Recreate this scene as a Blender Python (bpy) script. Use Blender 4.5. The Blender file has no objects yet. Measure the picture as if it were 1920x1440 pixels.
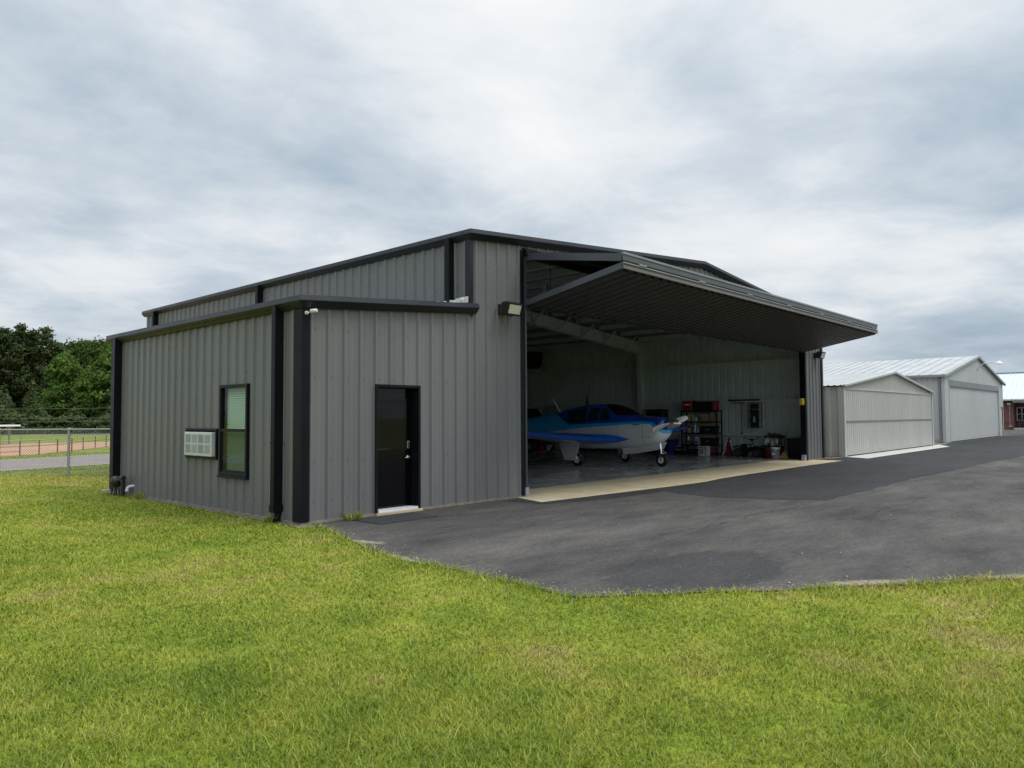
import bpy, math, random
import numpy as np
from mathutils import Vector, Matrix

S = bpy.context.scene
COL = S.collection
PI = math.pi
rnd = random.Random(7)

# ------------------------------------------------------------------ camera
cam_d = bpy.data.cameras.new("camera")
cam_d.sensor_width = 36.0
cam_d.lens = 1377.33 / 1920 * 36
cam_d.clip_start = 0.05
cam_d.clip_end = 3000
cam = bpy.data.objects.new("camera", cam_d)
COL.objects.link(cam)
CX = Vector((0.67557303, -0.73727046, -0.00577453))
CU = Vector((-0.02888436, -0.03429165, 0.99899438))
CF = Vector((0.73672707, 0.67472687, 0.0444621))
CP = Vector((-6.06784, -9.87555, 1.62))
M = Matrix((CX, CU, -CF)).transposed().to_4x4()
M.translation = CP
cam.matrix_world = M
S.camera = cam

# ------------------------------------------------------------------ render
S.view_settings.view_transform = 'Standard'
S.view_settings.look = 'None'
S.view_settings.exposure = 0.12
S.view_settings.gamma = 1.0
S.view_settings.use_curve_mapping = False
S.cycles.use_denoising = True
S.cycles.denoising_prefilter = 'FAST'
S.cycles.max_bounces = 8
S.cycles.diffuse_bounces = 5
S.cycles.transparent_max_bounces = 16
S.cycles.sample_clamp_indirect = 8

# ------------------------------------------------------------------ sky
SUN_EL, SUN_AZ = math.radians(58), math.radians(-38)      # azimuth measured from -Y towards +X is negative here
sun_dir = Vector((math.sin(-SUN_AZ) * math.cos(SUN_EL), -math.cos(SUN_AZ) * math.cos(SUN_EL), math.sin(SUN_EL)))
W = bpy.data.worlds.new("World")
S.world = W
W.use_nodes = True
nt = W.node_tree
nt.nodes.clear()


def N(tree, kind, **kw):
    n = tree.nodes.new(kind)
    for k, v in kw.items():
        if k in n.inputs:
            n.inputs[k].default_value = v
        else:
            setattr(n, k, v)
    return n


def L(tree, a, ai, b, bi):
    tree.links.new(a.outputs[ai], b.inputs[bi])


def ramp(tree, stops, interp='LINEAR'):
    r = tree.nodes.new('ShaderNodeValToRGB')
    r.color_ramp.interpolation = interp
    el = r.color_ramp.elements
    while len(el) < len(stops):
        el.new(0.5)
    for e, (p, c) in zip(el, stops):
        e.position = p
        e.color = (c[0], c[1], c[2], 1) if not isinstance(c, (int, float)) else (c, c, c, 1)
    return r


def math_n(tree, op, a=None, b=None, clamp=False):
    n = tree.nodes.new('ShaderNodeMath')
    n.operation = op
    n.use_clamp = clamp
    for i, v in enumerate((a, b)):
        if v is None:
            continue
        if isinstance(v, (int, float)):
            n.inputs[i].default_value = v
        else:
            tree.links.new(v, n.inputs[i])
    return n


sky = N(nt, 'ShaderNodeTexSky', sky_type='NISHITA', sun_disc=False)
sky.sun_elevation = SUN_EL
sky.sun_rotation = math.atan2(sun_dir.x, sun_dir.y)
sky.air_density = 1.0
sky.dust_density = 2.0
tc = N(nt, 'ShaderNodeTexCoord')
sep = N(nt, 'ShaderNodeSeparateXYZ')
L(nt, tc, 'Generated', sep, 0)
zc = math_n(nt, 'MAXIMUM', sep.outputs['Z'], 0.0)
den = math_n(nt, 'ADD', zc.outputs[0], 0.15)
px = math_n(nt, 'DIVIDE', sep.outputs['X'], den.outputs[0])
py = math_n(nt, 'DIVIDE', sep.outputs['Y'], den.outputs[0])
comb = N(nt, 'ShaderNodeCombineXYZ')
L(nt, px, 0, comb, 0)
L(nt, py, 0, comb, 1)


def cloud(rot, sx, sy, scale, detail, rough, dist, off=(0, 0, 0)):
    mp = N(nt, 'ShaderNodeMapping')
    mp.inputs['Rotation'].default_value = (0, 0, rot)
    mp.inputs['Scale'].default_value = (sx, sy, 1)
    mp.inputs['Location'].default_value = off
    L(nt, comb, 0, mp, 0)
    nz = N(nt, 'ShaderNodeTexNoise', Scale=scale, Detail=detail, Roughness=rough, Distortion=dist)
    L(nt, mp, 0, nz, 'Vector')
    return nz


c1 = cloud(0.4, 0.95, 1.1, 0.62, 5, 0.52, 0.3, (3.1, 1.7, 0))
c2 = cloud(0.4, 1.0, 1.0, 2.1, 10, 0.62, 0.25, (0.3, 5.1, 0))
mixc = math_n(nt, 'MULTIPLY', c1.outputs['Fac'], 0.66)
mixd = math_n(nt, 'MULTIPLY_ADD', c2.outputs['Fac'], 0.34)
nt.links.new(mixc.outputs[0], mixd.inputs[2])
# brighter veil where the sun sits high behind the cloud, up and ahead of the camera
glow_v = (CF * 0.86 + CU * 0.47 + CX * 0.12).normalized()
dotn = N(nt, 'ShaderNodeVectorMath', operation='DOT_PRODUCT')
L(nt, tc, 'Generated', dotn, 0)
dotn.inputs[1].default_value = glow_v
gl = N(nt, 'ShaderNodeMapRange')
gl.inputs['From Min'].default_value = 0.78
gl.inputs['From Max'].default_value = 1.0
gl.inputs['To Min'].default_value = 0.0
gl.inputs['To Max'].default_value = 0.10
gl.interpolation_type = 'SMOOTHSTEP'
nt.links.new(dotn.outputs['Value'], gl.inputs['Value'])
cs = math_n(nt, 'ADD', mixd.outputs[0], gl.outputs['Result'])
cr = ramp(nt, [(0.36, (0.33, 0.41, 0.495)), (0.45, (0.43, 0.51, 0.588)), (0.53, (0.56, 0.625, 0.687)),
               (0.61, (0.73, 0.765, 0.795)), (0.71, (0.86, 0.875, 0.88))])
L(nt, cs, 0, cr, 0)
# zenith above the view boosted beyond a plain overcast to light the ground
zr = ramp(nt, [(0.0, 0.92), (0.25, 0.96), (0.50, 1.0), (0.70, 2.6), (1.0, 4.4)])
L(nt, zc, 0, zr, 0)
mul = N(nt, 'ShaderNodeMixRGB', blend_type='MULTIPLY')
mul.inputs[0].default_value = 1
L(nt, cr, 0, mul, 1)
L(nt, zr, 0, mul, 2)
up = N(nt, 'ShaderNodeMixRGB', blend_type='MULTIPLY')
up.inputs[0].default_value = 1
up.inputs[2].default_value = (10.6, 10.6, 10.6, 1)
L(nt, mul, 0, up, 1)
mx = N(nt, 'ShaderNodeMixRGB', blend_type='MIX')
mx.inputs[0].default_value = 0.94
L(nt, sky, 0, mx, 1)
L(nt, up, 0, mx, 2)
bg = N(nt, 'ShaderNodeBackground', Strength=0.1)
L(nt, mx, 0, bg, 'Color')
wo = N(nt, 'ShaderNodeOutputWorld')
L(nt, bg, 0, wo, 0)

sun_d = bpy.data.lights.new("sun", 'SUN')
sun_d.energy = 1.5
sun_d.angle = math.radians(22)
sun_d.color = (1.0, 0.96, 0.9)
sun = bpy.data.objects.new("sun", sun_d)
COL.objects.link(sun)
sun.rotation_euler = (-sun_dir).to_track_quat('-Z', 'Y').to_euler()


# ------------------------------------------------------------------ materials
def pm(name, col, rough=0.5, metal=0.0, var=0.10, scale=2.0, bump=0.0, bscale=40.0, coat=0.0, spec=0.5,
       stretch=(1, 1, 1), col2=None, rvar=0.0, trans=0.0):
    m = bpy.data.materials.new(name)
    m.use_nodes = True
    t = m.node_tree
    b = t.nodes['Principled BSDF']
    b.inputs['Roughness'].default_value = rough
    b.inputs['Metallic'].default_value = metal
    b.inputs['Specular IOR Level'].default_value = spec
    b.inputs['Coat Weight'].default_value = coat
    b.inputs['Coat Roughness'].default_value = 0.04
    co = N(t, 'ShaderNodeTexCoord')
    mp = N(t, 'ShaderNodeMapping')
    mp.inputs['Scale'].default_value = stretch
    L(t, co, 'Object', mp, 0)
    nz = N(t, 'ShaderNodeTexNoise', Scale=scale, Detail=6.0, Roughness=0.6)
    L(t, mp, 0, nz, 'Vector')
    c2 = col2 or tuple(min(1, c * (1 + var)) for c in col)
    c1_ = tuple(c * (1 - var) for c in col) if col2 is None else col
    r = ramp(t, [(0.32, c1_), (0.68, c2)])
    L(t, nz, 'Fac', r, 0)
    L(t, r, 0, b, 'Base Color')
    if rvar:
        rr = N(t, 'ShaderNodeMapRange')
        rr.inputs['To Min'].default_value = max(0.02, rough - rvar)
        rr.inputs['To Max'].default_value = min(1, rough + rvar)
        rr.inputs['From Min'].default_value = 0.3
        rr.inputs['From Max'].default_value = 0.7
        L(t, nz, 'Fac', rr, 'Value')
        L(t, rr, 0, b, 'Roughness')
    if bump:
        bn = N(t, 'ShaderNodeTexNoise', Scale=bscale, Detail=4.0)
        L(t, mp, 0, bn, 'Vector')
        bp = N(t, 'ShaderNodeBump', Strength=bump, Distance=0.02)
        L(t, bn, 'Fac', bp, 'Height')
        L(t, bp, 0, b, 'Normal')
    return m


MT = {}
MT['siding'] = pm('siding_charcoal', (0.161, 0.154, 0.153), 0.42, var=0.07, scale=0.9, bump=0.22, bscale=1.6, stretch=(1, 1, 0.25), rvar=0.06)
def weather(m, base_dirt, k=1.0):
    t = m.node_tree
    b = t.nodes['Principled BSDF']
    src = b.inputs['Base Color'].links[0].from_socket
    geo = N(t, 'ShaderNodeNewGeometry')
    mp = N(t, 'ShaderNodeMapping')
    mp.inputs['Scale'].default_value = (3.5, 3.5, 0.10)
    L(t, geo, 'Position', mp, 0)
    nz = N(t, 'ShaderNodeTexNoise', Scale=1.6, Detail=6.0, Roughness=0.65)
    L(t, mp, 0, nz, 'Vector')
    r = ramp(t, [(0.30, 1 - .09 * k), (0.5, 1.0), (0.72, 1 + .06 * k)])
    L(t, nz, 'Fac', r, 0)
    mu = N(t, 'ShaderNodeMixRGB', blend_type='MULTIPLY')
    mu.inputs[0].default_value = 1
    t.links.new(src, mu.inputs[1])
    L(t, r, 0, mu, 2)
    s0 = N(t, 'ShaderNodeSeparateXYZ')
    L(t, geo, 'Position', s0, 0)
    sm_ = math_n(t, 'ADD', s0.outputs['X'], s0.outputs['Y'])
    fl_ = math_n(t, 'FLOOR', math_n(t, 'DIVIDE', sm_.outputs[0], 0.915).outputs[0])
    wn = N(t, 'ShaderNodeTexWhiteNoise', noise_dimensions='1D')
    L(t, fl_, 0, wn, 'W')
    pr_ = N(t, 'ShaderNodeMapRange')
    pr_.inputs['To Min'].default_value = 1 - .05 * k
    pr_.inputs['To Max'].default_value = 1 + .04 * k
    L(t, wn, 'Value', pr_, 'Value')
    mu2 = N(t, 'ShaderNodeMixRGB', blend_type='MULTIPLY')
    mu2.inputs[0].default_value = 1
    L(t, mu, 0, mu2, 1)
    L(t, pr_, 0, mu2, 2)
    out = mu2.outputs[0]
    if base_dirt:
        sp = N(t, 'ShaderNodeSeparateXYZ')
        L(t, geo, 'Position', sp, 0)
        n2 = N(t, 'ShaderNodeTexNoise', Scale=7.0, Detail=6.0, Roughness=0.7)
        L(t, geo, 'Position', n2, 'Vector')
        a = math_n(t, 'MULTIPLY_ADD', n2.outputs[0], 0.55)
        t.links.new(sp.outputs['Z'], a.inputs[2])
        mr = N(t, 'ShaderNodeMapRange')
        mr.inputs['From Min'].default_value = 0.20
        mr.inputs['From Max'].default_value = 0.52
        mr.inputs['To Min'].default_value = 0.5 * k
        mr.inputs['To Max'].default_value = 0.0
        L(t, a, 0, mr, 'Value')
        mx_ = N(t, 'ShaderNodeMixRGB')
        mx_.inputs[2].default_value = (0.17, 0.145, 0.115, 1)
        L(t, mr, 0, mx_, 0)
        t.links.new(out, mx_.inputs[1])
        out = mx_.outputs[0]
    t.links.new(out, b.inputs['Base Color'])


weather(MT['siding'], True)
MT['screw'] = pm('screw_dark', (0.05, 0.05, 0.05), 0.5)
MT['trim'] = pm('trim_black', (0.008, 0.009, 0.012), 0.40, var=0.15, scale=2, rvar=0.08, spec=0.15)
MT['gutter'] = pm('gutter_dark', (0.020, 0.021, 0.026), 0.36, var=0.1, scale=1.5, rvar=0.08, spec=0.25)
MT['roof'] = pm('roof_metal', (0.16, 0.165, 0.17), 0.45, var=0.1)
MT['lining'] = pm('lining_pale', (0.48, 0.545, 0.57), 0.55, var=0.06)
MT['steel'] = pm('primer_steel', (0.52, 0.58, 0.60), 0.5, var=0.08)
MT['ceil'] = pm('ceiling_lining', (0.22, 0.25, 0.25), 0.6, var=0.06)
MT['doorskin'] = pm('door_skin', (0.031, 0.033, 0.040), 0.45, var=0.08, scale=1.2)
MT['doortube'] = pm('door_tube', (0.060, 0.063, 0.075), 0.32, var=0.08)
MT['galv'] = pm('galvanised', (0.30, 0.30, 0.30), 0.42, metal=0.6, var=0.1)
MT['tanstrip'] = pm('tan_strip', (0.17, 0.145, 0.115), 0.5)
MT['rubber'] = pm('rubber', (0.012, 0.012, 0.012), 0.7)
MT['blackgloss'] = pm('black_gloss_paint', (0.003, 0.003, 0.004), 0.08, var=0.1, bump=0.015, bscale=3, spec=0.3)
MT['black'] = pm('black_plastic', (0.012, 0.012, 0.013), 0.45)
MT['blackmetal'] = pm('black_powdercoat', (0.010, 0.010, 0.011), 0.4)
MT['white'] = pm('white_plastic', (0.72, 0.72, 0.70), 0.4, var=0.04)
MT['offwhite'] = pm('aged_white', (0.56, 0.56, 0.52), 0.45, var=0.06)
MT['vent'] = pm('vent_grey', (0.20, 0.20, 0.19), 0.5)
MT['vent2'] = pm('vent_pale', (0.34, 0.35, 0.34), 0.5)
MT['concrete'] = pm('concrete_cream', (0.45, 0.365, 0.22), 0.85, col2=(0.55, 0.46, 0.29), scale=2.2, bump=0.15, bscale=60)
MT['concrete2'] = pm('concrete_pale', (0.44, 0.43, 0.38), 0.85, col2=(0.54, 0.53, 0.48), scale=1.2, bump=0.1)
MT['found'] = pm('foundation', (0.22, 0.19, 0.15), 0.9, var=0.25, scale=5)
MT['floor'] = pm('floor_coating', (0.32, 0.325, 0.315), 0.20, col2=(0.45, 0.45, 0.435), scale=0.8, rvar=0.10, stretch=(1, 1.6, 1))
MT['chrome'] = pm('polished_metal', (0.80, 0.79, 0.77), 0.16, metal=1.0, var=0.04)
MT['propmetal'] = pm('prop_metal', (0.58, 0.55, 0.51), 0.42, metal=0.35, var=0.05)
MT['silver'] = pm('silver_paint', (0.70, 0.71, 0.74), 0.28, metal=0.15, var=0.02, coat=0.6)
MT['bluepaint'] = pm('deep_blue_paint', (0.006, 0.10, 0.55), 0.16, var=0.05, coat=1.0)
MT['tyre'] = pm('tyre', (0.010, 0.010, 0.010), 0.65)
MT['smoke'] = pm('smoked_glass', (0.006, 0.006, 0.008), 0.03, var=0.0, spec=0.2)
MT['red'] = pm('red_paint', (0.27, 0.012, 0.025), 0.4)
MT['yellow'] = pm('yellow_paint', (0.62, 0.45, 0.05), 0.45)
MT['amber'] = pm('amber_plastic', (0.55, 0.33, 0.08), 0.4)
MT['cardboard'] = pm('cardboard', (0.30, 0.23, 0.15), 0.8)
MT['blue'] = pm('blue_plastic', (0.03, 0.05, 0.28), 0.4)
MT['cyan'] = pm('teal_plastic', (0.02, 0.16, 0.26), 0.4)
MT['lavender'] = pm('lavender_label', (0.42, 0.40, 0.62), 0.5)
MT['olive'] = pm('olive_cloth', (0.12, 0.11, 0.05), 0.8)
MT['greyp'] = pm('grey_plastic', (0.30, 0.31, 0.34), 0.45)
MT['straw'] = pm('broom_straw', (0.55, 0.38, 0.12), 0.8)
MT['wood'] = pm('wood_handle', (0.32, 0.20, 0.09), 0.6)
MT['shed'] = pm('shed_beige', (0.47, 0.45, 0.40), 0.5, var=0.06, scale=0.6, stretch=(1, 1, 0.3))
MT['shedtrim'] = pm('shed_trim', (0.46, 0.455, 0.42), 0.5, var=0.05)
MT['whsid'] = pm('pale_siding', (0.49, 0.485, 0.47), 0.5, var=0.04, scale=0.6, stretch=(1, 1, 0.3))
MT['whroof'] = pm('white_roof', (0.37, 0.37, 0.36), 0.6, var=0.10, scale=0.8)
weather(MT['shed'], True, .45)
weather(MT['whsid'], True, .3)
weather(MT['whroof'], False, .8)
MT['whband'] = pm('grey_band', (0.19, 0.19, 0.19), 0.5)
MT['whitemetal'] = pm('white_metal_roof', (0.50, 0.53, 0.58), 0.4, var=0.04)
MT['cream'] = pm('cream_door', (0.55, 0.50, 0.38), 0.5)
MT['fence'] = pm('galv_fence', (0.30, 0.305, 0.305), 0.5, metal=0.2)
MT['rust'] = pm('rusty_pipe', (0.085, 0.070, 0.06), 0.8)
MT['bark'] = pm('bark', (0.10, 0.085, 0.065), 0.9, var=0.3, scale=6)
MT['road'] = pm('old_road', (0.235, 0.19, 0.168), 0.9, var=0.12, scale=0.8, bump=0.1)
MT['clay'] = pm('red_clay', (0.44, 0.235, 0.125), 0.95, var=0.14, scale=0.25)
MT['sand'] = pm('sand', (0.38, 0.31, 0.23), 0.95, var=0.25, scale=8, bump=0.3, bscale=120)
MT['gravel'] = pm('dirt', (0.10, 0.075, 0.045), 0.95, col2=(0.23, 0.18, 0.125), scale=22, bump=0.5, bscale=120)
MT['wool'] = pm('torn_flashing', (0.55, 0.53, 0.46), 0.8, col2=(0.75, 0.74, 0.70), scale=14, bump=0.6, bscale=30)
MT['edgegrey'] = pm('edge_grey', (0.085, 0.088, 0.092), 0.45)
MT['lens'] = pm('lamp_lens', (0.60, 0.57, 0.45), 0.35, var=0.05)
MT['blind'] = pm('blind', (0.50, 0.62, 0.48), 0.55, var=0.04)  # green reflection seen in the window is put into the slat colour
MT['mat'] = pm('rubber_mat', (0.022, 0.022, 0.022), 0.8, var=0.3, scale=60, bump=0.4, bscale=150)


MT['cabin'] = pm('cabin_glass', (0.018, 0.022, 0.026), 0.05, var=0.3, scale=3)
MT['alu'] = pm('threshold_aluminium', (0.70, 0.70, 0.69), 0.4, metal=0.2)


def brick_mat():
    m = bpy.data.materials.new('brick')
    m.use_nodes = True
    t = m.node_tree
    b = t.nodes['Principled BSDF']
    b.inputs['Roughness'].default_value = 0.85
    co = N(t, 'ShaderNodeTexCoord')
    sp = N(t, 'ShaderNodeSeparateXYZ')
    L(t, co, 'Object', sp, 0)
    mp = N(t, 'ShaderNodeCombineXYZ')
    L(t, sp, 'Y', mp, 0)
    L(t, sp, 'Z', mp, 1)
    br = N(t, 'ShaderNodeTexBrick', Scale=2.4)
    br.inputs['Mortar Size'].default_value = 0.012
    br.inputs['Color1'].default_value = (0.20, 0.065, 0.045, 1)
    br.inputs['Color2'].default_value = (0.13, 0.045, 0.035, 1)
    br.inputs['Mortar'].default_value = (0.25, 0.21, 0.19, 1)
    L(t, mp, 0, br, 'Vector')
    L(t, br, 0, b, 'Base Color')
    return m


MT['brick'] = brick_mat()


def glass_mat(name, tint, fac_min):
    m = bpy.data.materials.new(name)
    m.use_nodes = True
    t = m.node_tree
    t.nodes.clear()
    tr = N(t, 'ShaderNodeBsdfTransparent')
    tr.inputs[0].default_value = (*tint, 1)
    gs = N(t, 'ShaderNodeBsdfGlossy')
    gs.inputs['Roughness'].default_value = 0.02
    fr = N(t, 'ShaderNodeLayerWeight', Blend=0.5)
    pw = math_n(t, 'POWER', fr.outputs['Facing'], 4.0)
    ad = math_n(t, 'MULTIPLY_ADD', pw.outputs[0], 0.6)
    ad.inputs[2].default_value = fac_min
    ms = N(t, 'ShaderNodeMixShader')
    L(t, ad, 0, ms, 0)
    L(t, tr, 0, ms, 1)
    L(t, gs, 0, ms, 2)
    o = N(t, 'ShaderNodeOutputMaterial')
    L(t, ms, 0, o, 0)
    return m


MT['pane'] = glass_mat('window_glass', (0.92, 0.97, 0.92), 0.035)
MT['screenpane'] = glass_mat('screened_glass', (0.50, 0.54, 0.50), 0.02)


def livery():
    """fuselage paint: navy over turquoise over silver, split by two curves along the body (object Y, Z)."""
    m = bpy.data.materials.new('fuselage_livery')
    m.use_nodes = True
    t = m.node_tree
    b = t.nodes['Principled BSDF']
    b.inputs['Roughness'].default_value = 0.22
    b.inputs['Coat Weight'].default_value = 1.0
    b.inputs['Coat Roughness'].default_value = 0.03
    co = N(t, 'ShaderNodeTexCoord')
    sp = N(t, 'ShaderNodeSeparateXYZ')
    L(t, co, 'Object', sp, 0)

    def curve(pts):
        mr = math_n(t, 'MULTIPLY_ADD', sp.outputs['Y'], 1 / 10.0)
        mr.inputs[2].default_value = 0.4
        fc = N(t, 'ShaderNodeFloatCurve')
        c = fc.mapping.curves[0]
        P = [((y - 4.5) / 10 + 0.4, z / 3.0) for y, z in pts]
        c.points[0].location = P[0]
        c.points[1].location = P[-1]
        for p in P[1:-1]:
            c.points.new(*p)
        for p in c.points:
            p.handle_type = 'VECTOR'
        fc.mapping.use_clip = False
        fc.mapping.update()
        L(t, mr, 0, fc, 'Value')
        s = math_n(t, 'MULTIPLY', fc.outputs[0], 3.0)
        return s
    navy = curve([(1.6, 1.10), (2.0, 1.14), (2.12, 1.31), (2.28, 1.425), (2.67, 1.455), (3.46, 1.425), (4.3, 1.385), (4.95, 1.36), (5.5, 1.335), (5.9, 1.56), (6.16, 1.68), (6.5, 2.4), (9.5, 2.6)])
    turq = curve([(1.6, 0.92), (1.95, 0.96), (2.06, 1.09), (2.2, 1.25), (2.38, 1.365), (2.86, 1.375), (3.46, 1.335), (4.3, 1.28), (4.95, 1.235), (5.5, 1.18), (6.1, 1.12), (7.5, 0.98), (9.5, 0.9)])
    g1 = math_n(t, 'GREATER_THAN', sp.outputs['Z'], navy.outputs[0])
    g2 = math_n(t, 'GREATER_THAN', sp.outputs['Z'], turq.outputs[0])
    m1 = N(t, 'ShaderNodeMixRGB')
    m1.inputs[1].default_value = (0.74, 0.75, 0.78, 1)
    m1.inputs[2].default_value = (0.008, 0.40, 0.82, 1)
    L(t, g2, 0, m1, 0)
    m2 = N(t, 'ShaderNodeMixRGB')
    m2.inputs[2].default_value = (0.004, 0.045, 0.36, 1)
    L(t, g1, 0, m2, 0)
    L(t, m1, 0, m2, 1)
    L(t, m2, 0, b, 'Base Color')
    return m


def asphalt_mat(name, dark, light, amount, lobe):
    m = bpy.data.materials.new(name)
    m.use_nodes = True
    t = m.node_tree
    b = t.nodes['Principled BSDF']
    b.inputs['Roughness'].default_value = 0.9
    b.inputs['Specular IOR Level'].default_value = 0.2
    geo = N(t, 'ShaderNodeNewGeometry')

    def noise(scale, sx, sy, det, rough=0.6, off=(0, 0, 0), rot=0.0):
        mp = N(t, 'ShaderNodeMapping')
        mp.inputs['Scale'].default_value = (sx, sy, 1)
        mp.inputs['Location'].default_value = off
        mp.inputs['Rotation'].default_value = (0, 0, rot)
        L(t, geo, 'Position', mp, 0)
        n = N(t, 'ShaderNodeTexNoise', Scale=scale, Detail=det, Roughness=rough)
        L(t, mp, 0, n, 'Vector')
        return n
    big = noise(0.30, 0.8, 1.9, 6, 0.6, (4.0, 2.2, 0), 0.83)
    mid = noise(1.5, 0.6, 1.9, 8, 0.68, (1, 7, 0), 0.83)
    fine = noise(75, 1, 1, 3, 0.7)
    a = math_n(t, 'MULTIPLY', big.outputs[0], 0.6)
    ab = math_n(t, 'MULTIPLY_ADD', mid.outputs[0], 0.4)
    t.links.new(a.outputs[0], ab.inputs[2])
    r = ramp(t, [(0.37, dark), (0.53, tuple(d + (l - d) * 0.45 for d, l in zip(dark, light))), (0.69, tuple(d + (l - d) * amount for d, l in zip(dark, light)))])
    L(t, ab, 0, r, 0)
    cur = r.outputs[0]
    if lobe:
        # dark oily lobe near the grass edge
        sp = N(t, 'ShaderNodeSeparateXYZ')
        L(t, geo, 'Position', sp, 0)
        sub = N(t, 'ShaderNodeVectorMath', operation='SUBTRACT')
        L(t, geo, 'Position', sub, 0)
        sub.inputs[1].default_value = (0.9, -6.1, 0)
        mp = N(t, 'ShaderNodeMapping')
        mp.inputs['Rotation'].default_value = (0, 0, 0.75)
        mp.inputs['Scale'].default_value = (0.62, 1.1, 1)
        L(t, sub, 0, mp, 0)
        ln = N(t, 'ShaderNodeVectorMath', operation='LENGTH')
        L(t, mp, 0, ln, 0)
        w = math_n(t, 'MULTIPLY_ADD', mid.outputs[0], 0.7)
        t.links.new(ln.outputs['Value'], w.inputs[2])
        mr = N(t, 'ShaderNodeMapRange')
        mr.inputs['From Min'].default_value = 1.10
        mr.inputs['From Max'].default_value = 1.28
        mr.inputs['To Min'].default_value = 0.6
        mr.inputs['To Max'].default_value = 0.0
        L(t, w, 0, mr, 'Value')
        mm = N(t, 'ShaderNodeMixRGB')
        mm.inputs[2].default_value = (0.024, 0.024, 0.025, 1)
        L(t, mr, 0, mm, 0)
        t.links.new(cur, mm.inputs[1])
        cur = mm.outputs[0]
        # washed-out sand along the lawn edge
        for (sx_, sy_, rot_, kx, ky) in ((1.50, -7.58, -0.66, 1.5, 7.5), (2.75, -8.62, -0.72, 1.6, 8.0), (-0.32, -1.85, -1.28, 1.6, 7.5), (-0.72, -3.4, -1.75, 1.5, 8.5)):
            sb = N(t, 'ShaderNodeVectorMath', operation='SUBTRACT')
            L(t, geo, 'Position', sb, 0)
            sb.inputs[1].default_value = (sx_, sy_, 0)
            m3 = N(t, 'ShaderNodeMapping')
            m3.vector_type = 'TEXTURE'
            m3.inputs['Rotation'].default_value = (0, 0, rot_)
            m3.inputs['Scale'].default_value = (1 / kx, 1 / ky, 1)
            L(t, sb, 0, m3, 0)
            l3 = N(t, 'ShaderNodeVectorMath', operation='LENGTH')
            L(t, m3, 0, l3, 0)
            n3 = noise(7.0, 1, 1, 5, 0.7, (sx_, 0, 0))
            w3 = math_n(t, 'MULTIPLY_ADD', n3.outputs[0], 1.6)
            t.links.new(l3.outputs['Value'], w3.inputs[2])
            r3 = N(t, 'ShaderNodeMapRange')
            r3.inputs['From Min'].default_value = 1.15
            r3.inputs['From Max'].default_value = 1.65
            r3.inputs['To Min'].default_value = 0.9
            r3.inputs['To Max'].default_value = 0.0
            L(t, w3, 0, r3, 'Value')
            x3 = N(t, 'ShaderNodeMixRGB')
            x3.inputs[2].default_value = (0.26, 0.21, 0.155, 1)
            L(t, r3, 0, x3, 0)
            t.links.new(cur, x3.inputs[1])
            cur = x3.outputs[0]
    # aggregate speckle
    crs = noise(19, 1, 1, 4, 0.7)
    fa = math_n(t, 'MULTIPLY', fine.outputs[0], 0.6)
    fb = math_n(t, 'MULTIPLY_ADD', crs.outputs[0], 0.4)
    t.links.new(fa.outputs[0], fb.inputs[2])
    fr = ramp(t, [(0.34, 0.45), (0.5, 1.0), (0.66, 1.9)])
    L(t, fb, 0, fr, 0)
    sm = N(t, 'ShaderNodeMixRGB', blend_type='MULTIPLY')
    sm.inputs[0].default_value = 0.8
    t.links.new(cur, sm.inputs[1])
    L(t, fr, 0, sm, 2)
    vo = N(t, 'ShaderNodeTexVoronoi', Scale=9.0)
    L(t, geo, 'Position', vo, 'Vector')
    vr = ramp(t, [(0.0, 1.0), (0.045, 1.0), (0.06, 0.0)])
    L(t, vo, 'Distance', vr, 0)
    vc = N(t, 'ShaderNodeSeparateColor')
    L(t, vo, 'Color', vc, 0)
    gt = math_n(t, 'GREATER_THAN', vc.outputs[0], 0.86)
    pe = math_n(t, 'MULTIPLY', vr.outputs[0], gt.outputs[0])
    pm_ = N(t, 'ShaderNodeMixRGB')
    pm_.inputs[2].default_value = (0.25, 0.22, 0.19, 1)
    L(t, pe, 0, pm_, 0)
    L(t, sm, 0, pm_, 1)
    L(t, pm_, 0, b, 'Base Color')
    bp = N(t, 'ShaderNodeBump', Strength=0.55, Distance=0.012)
    L(t, fine, 'Fac', bp, 'Height')
    L(t, bp, 0, b, 'Normal')
    return m


MT['asphalt'] = asphalt_mat('worn_asphalt', (0.036, 0.033, 0.031), (0.122, 0.106, 0.092), 1.0, True)
MT['asphalt2'] = asphalt_mat('fresh_asphalt', (0.028, 0.027, 0.027), (0.050, 0.048, 0.046), 0.9, False)


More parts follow.
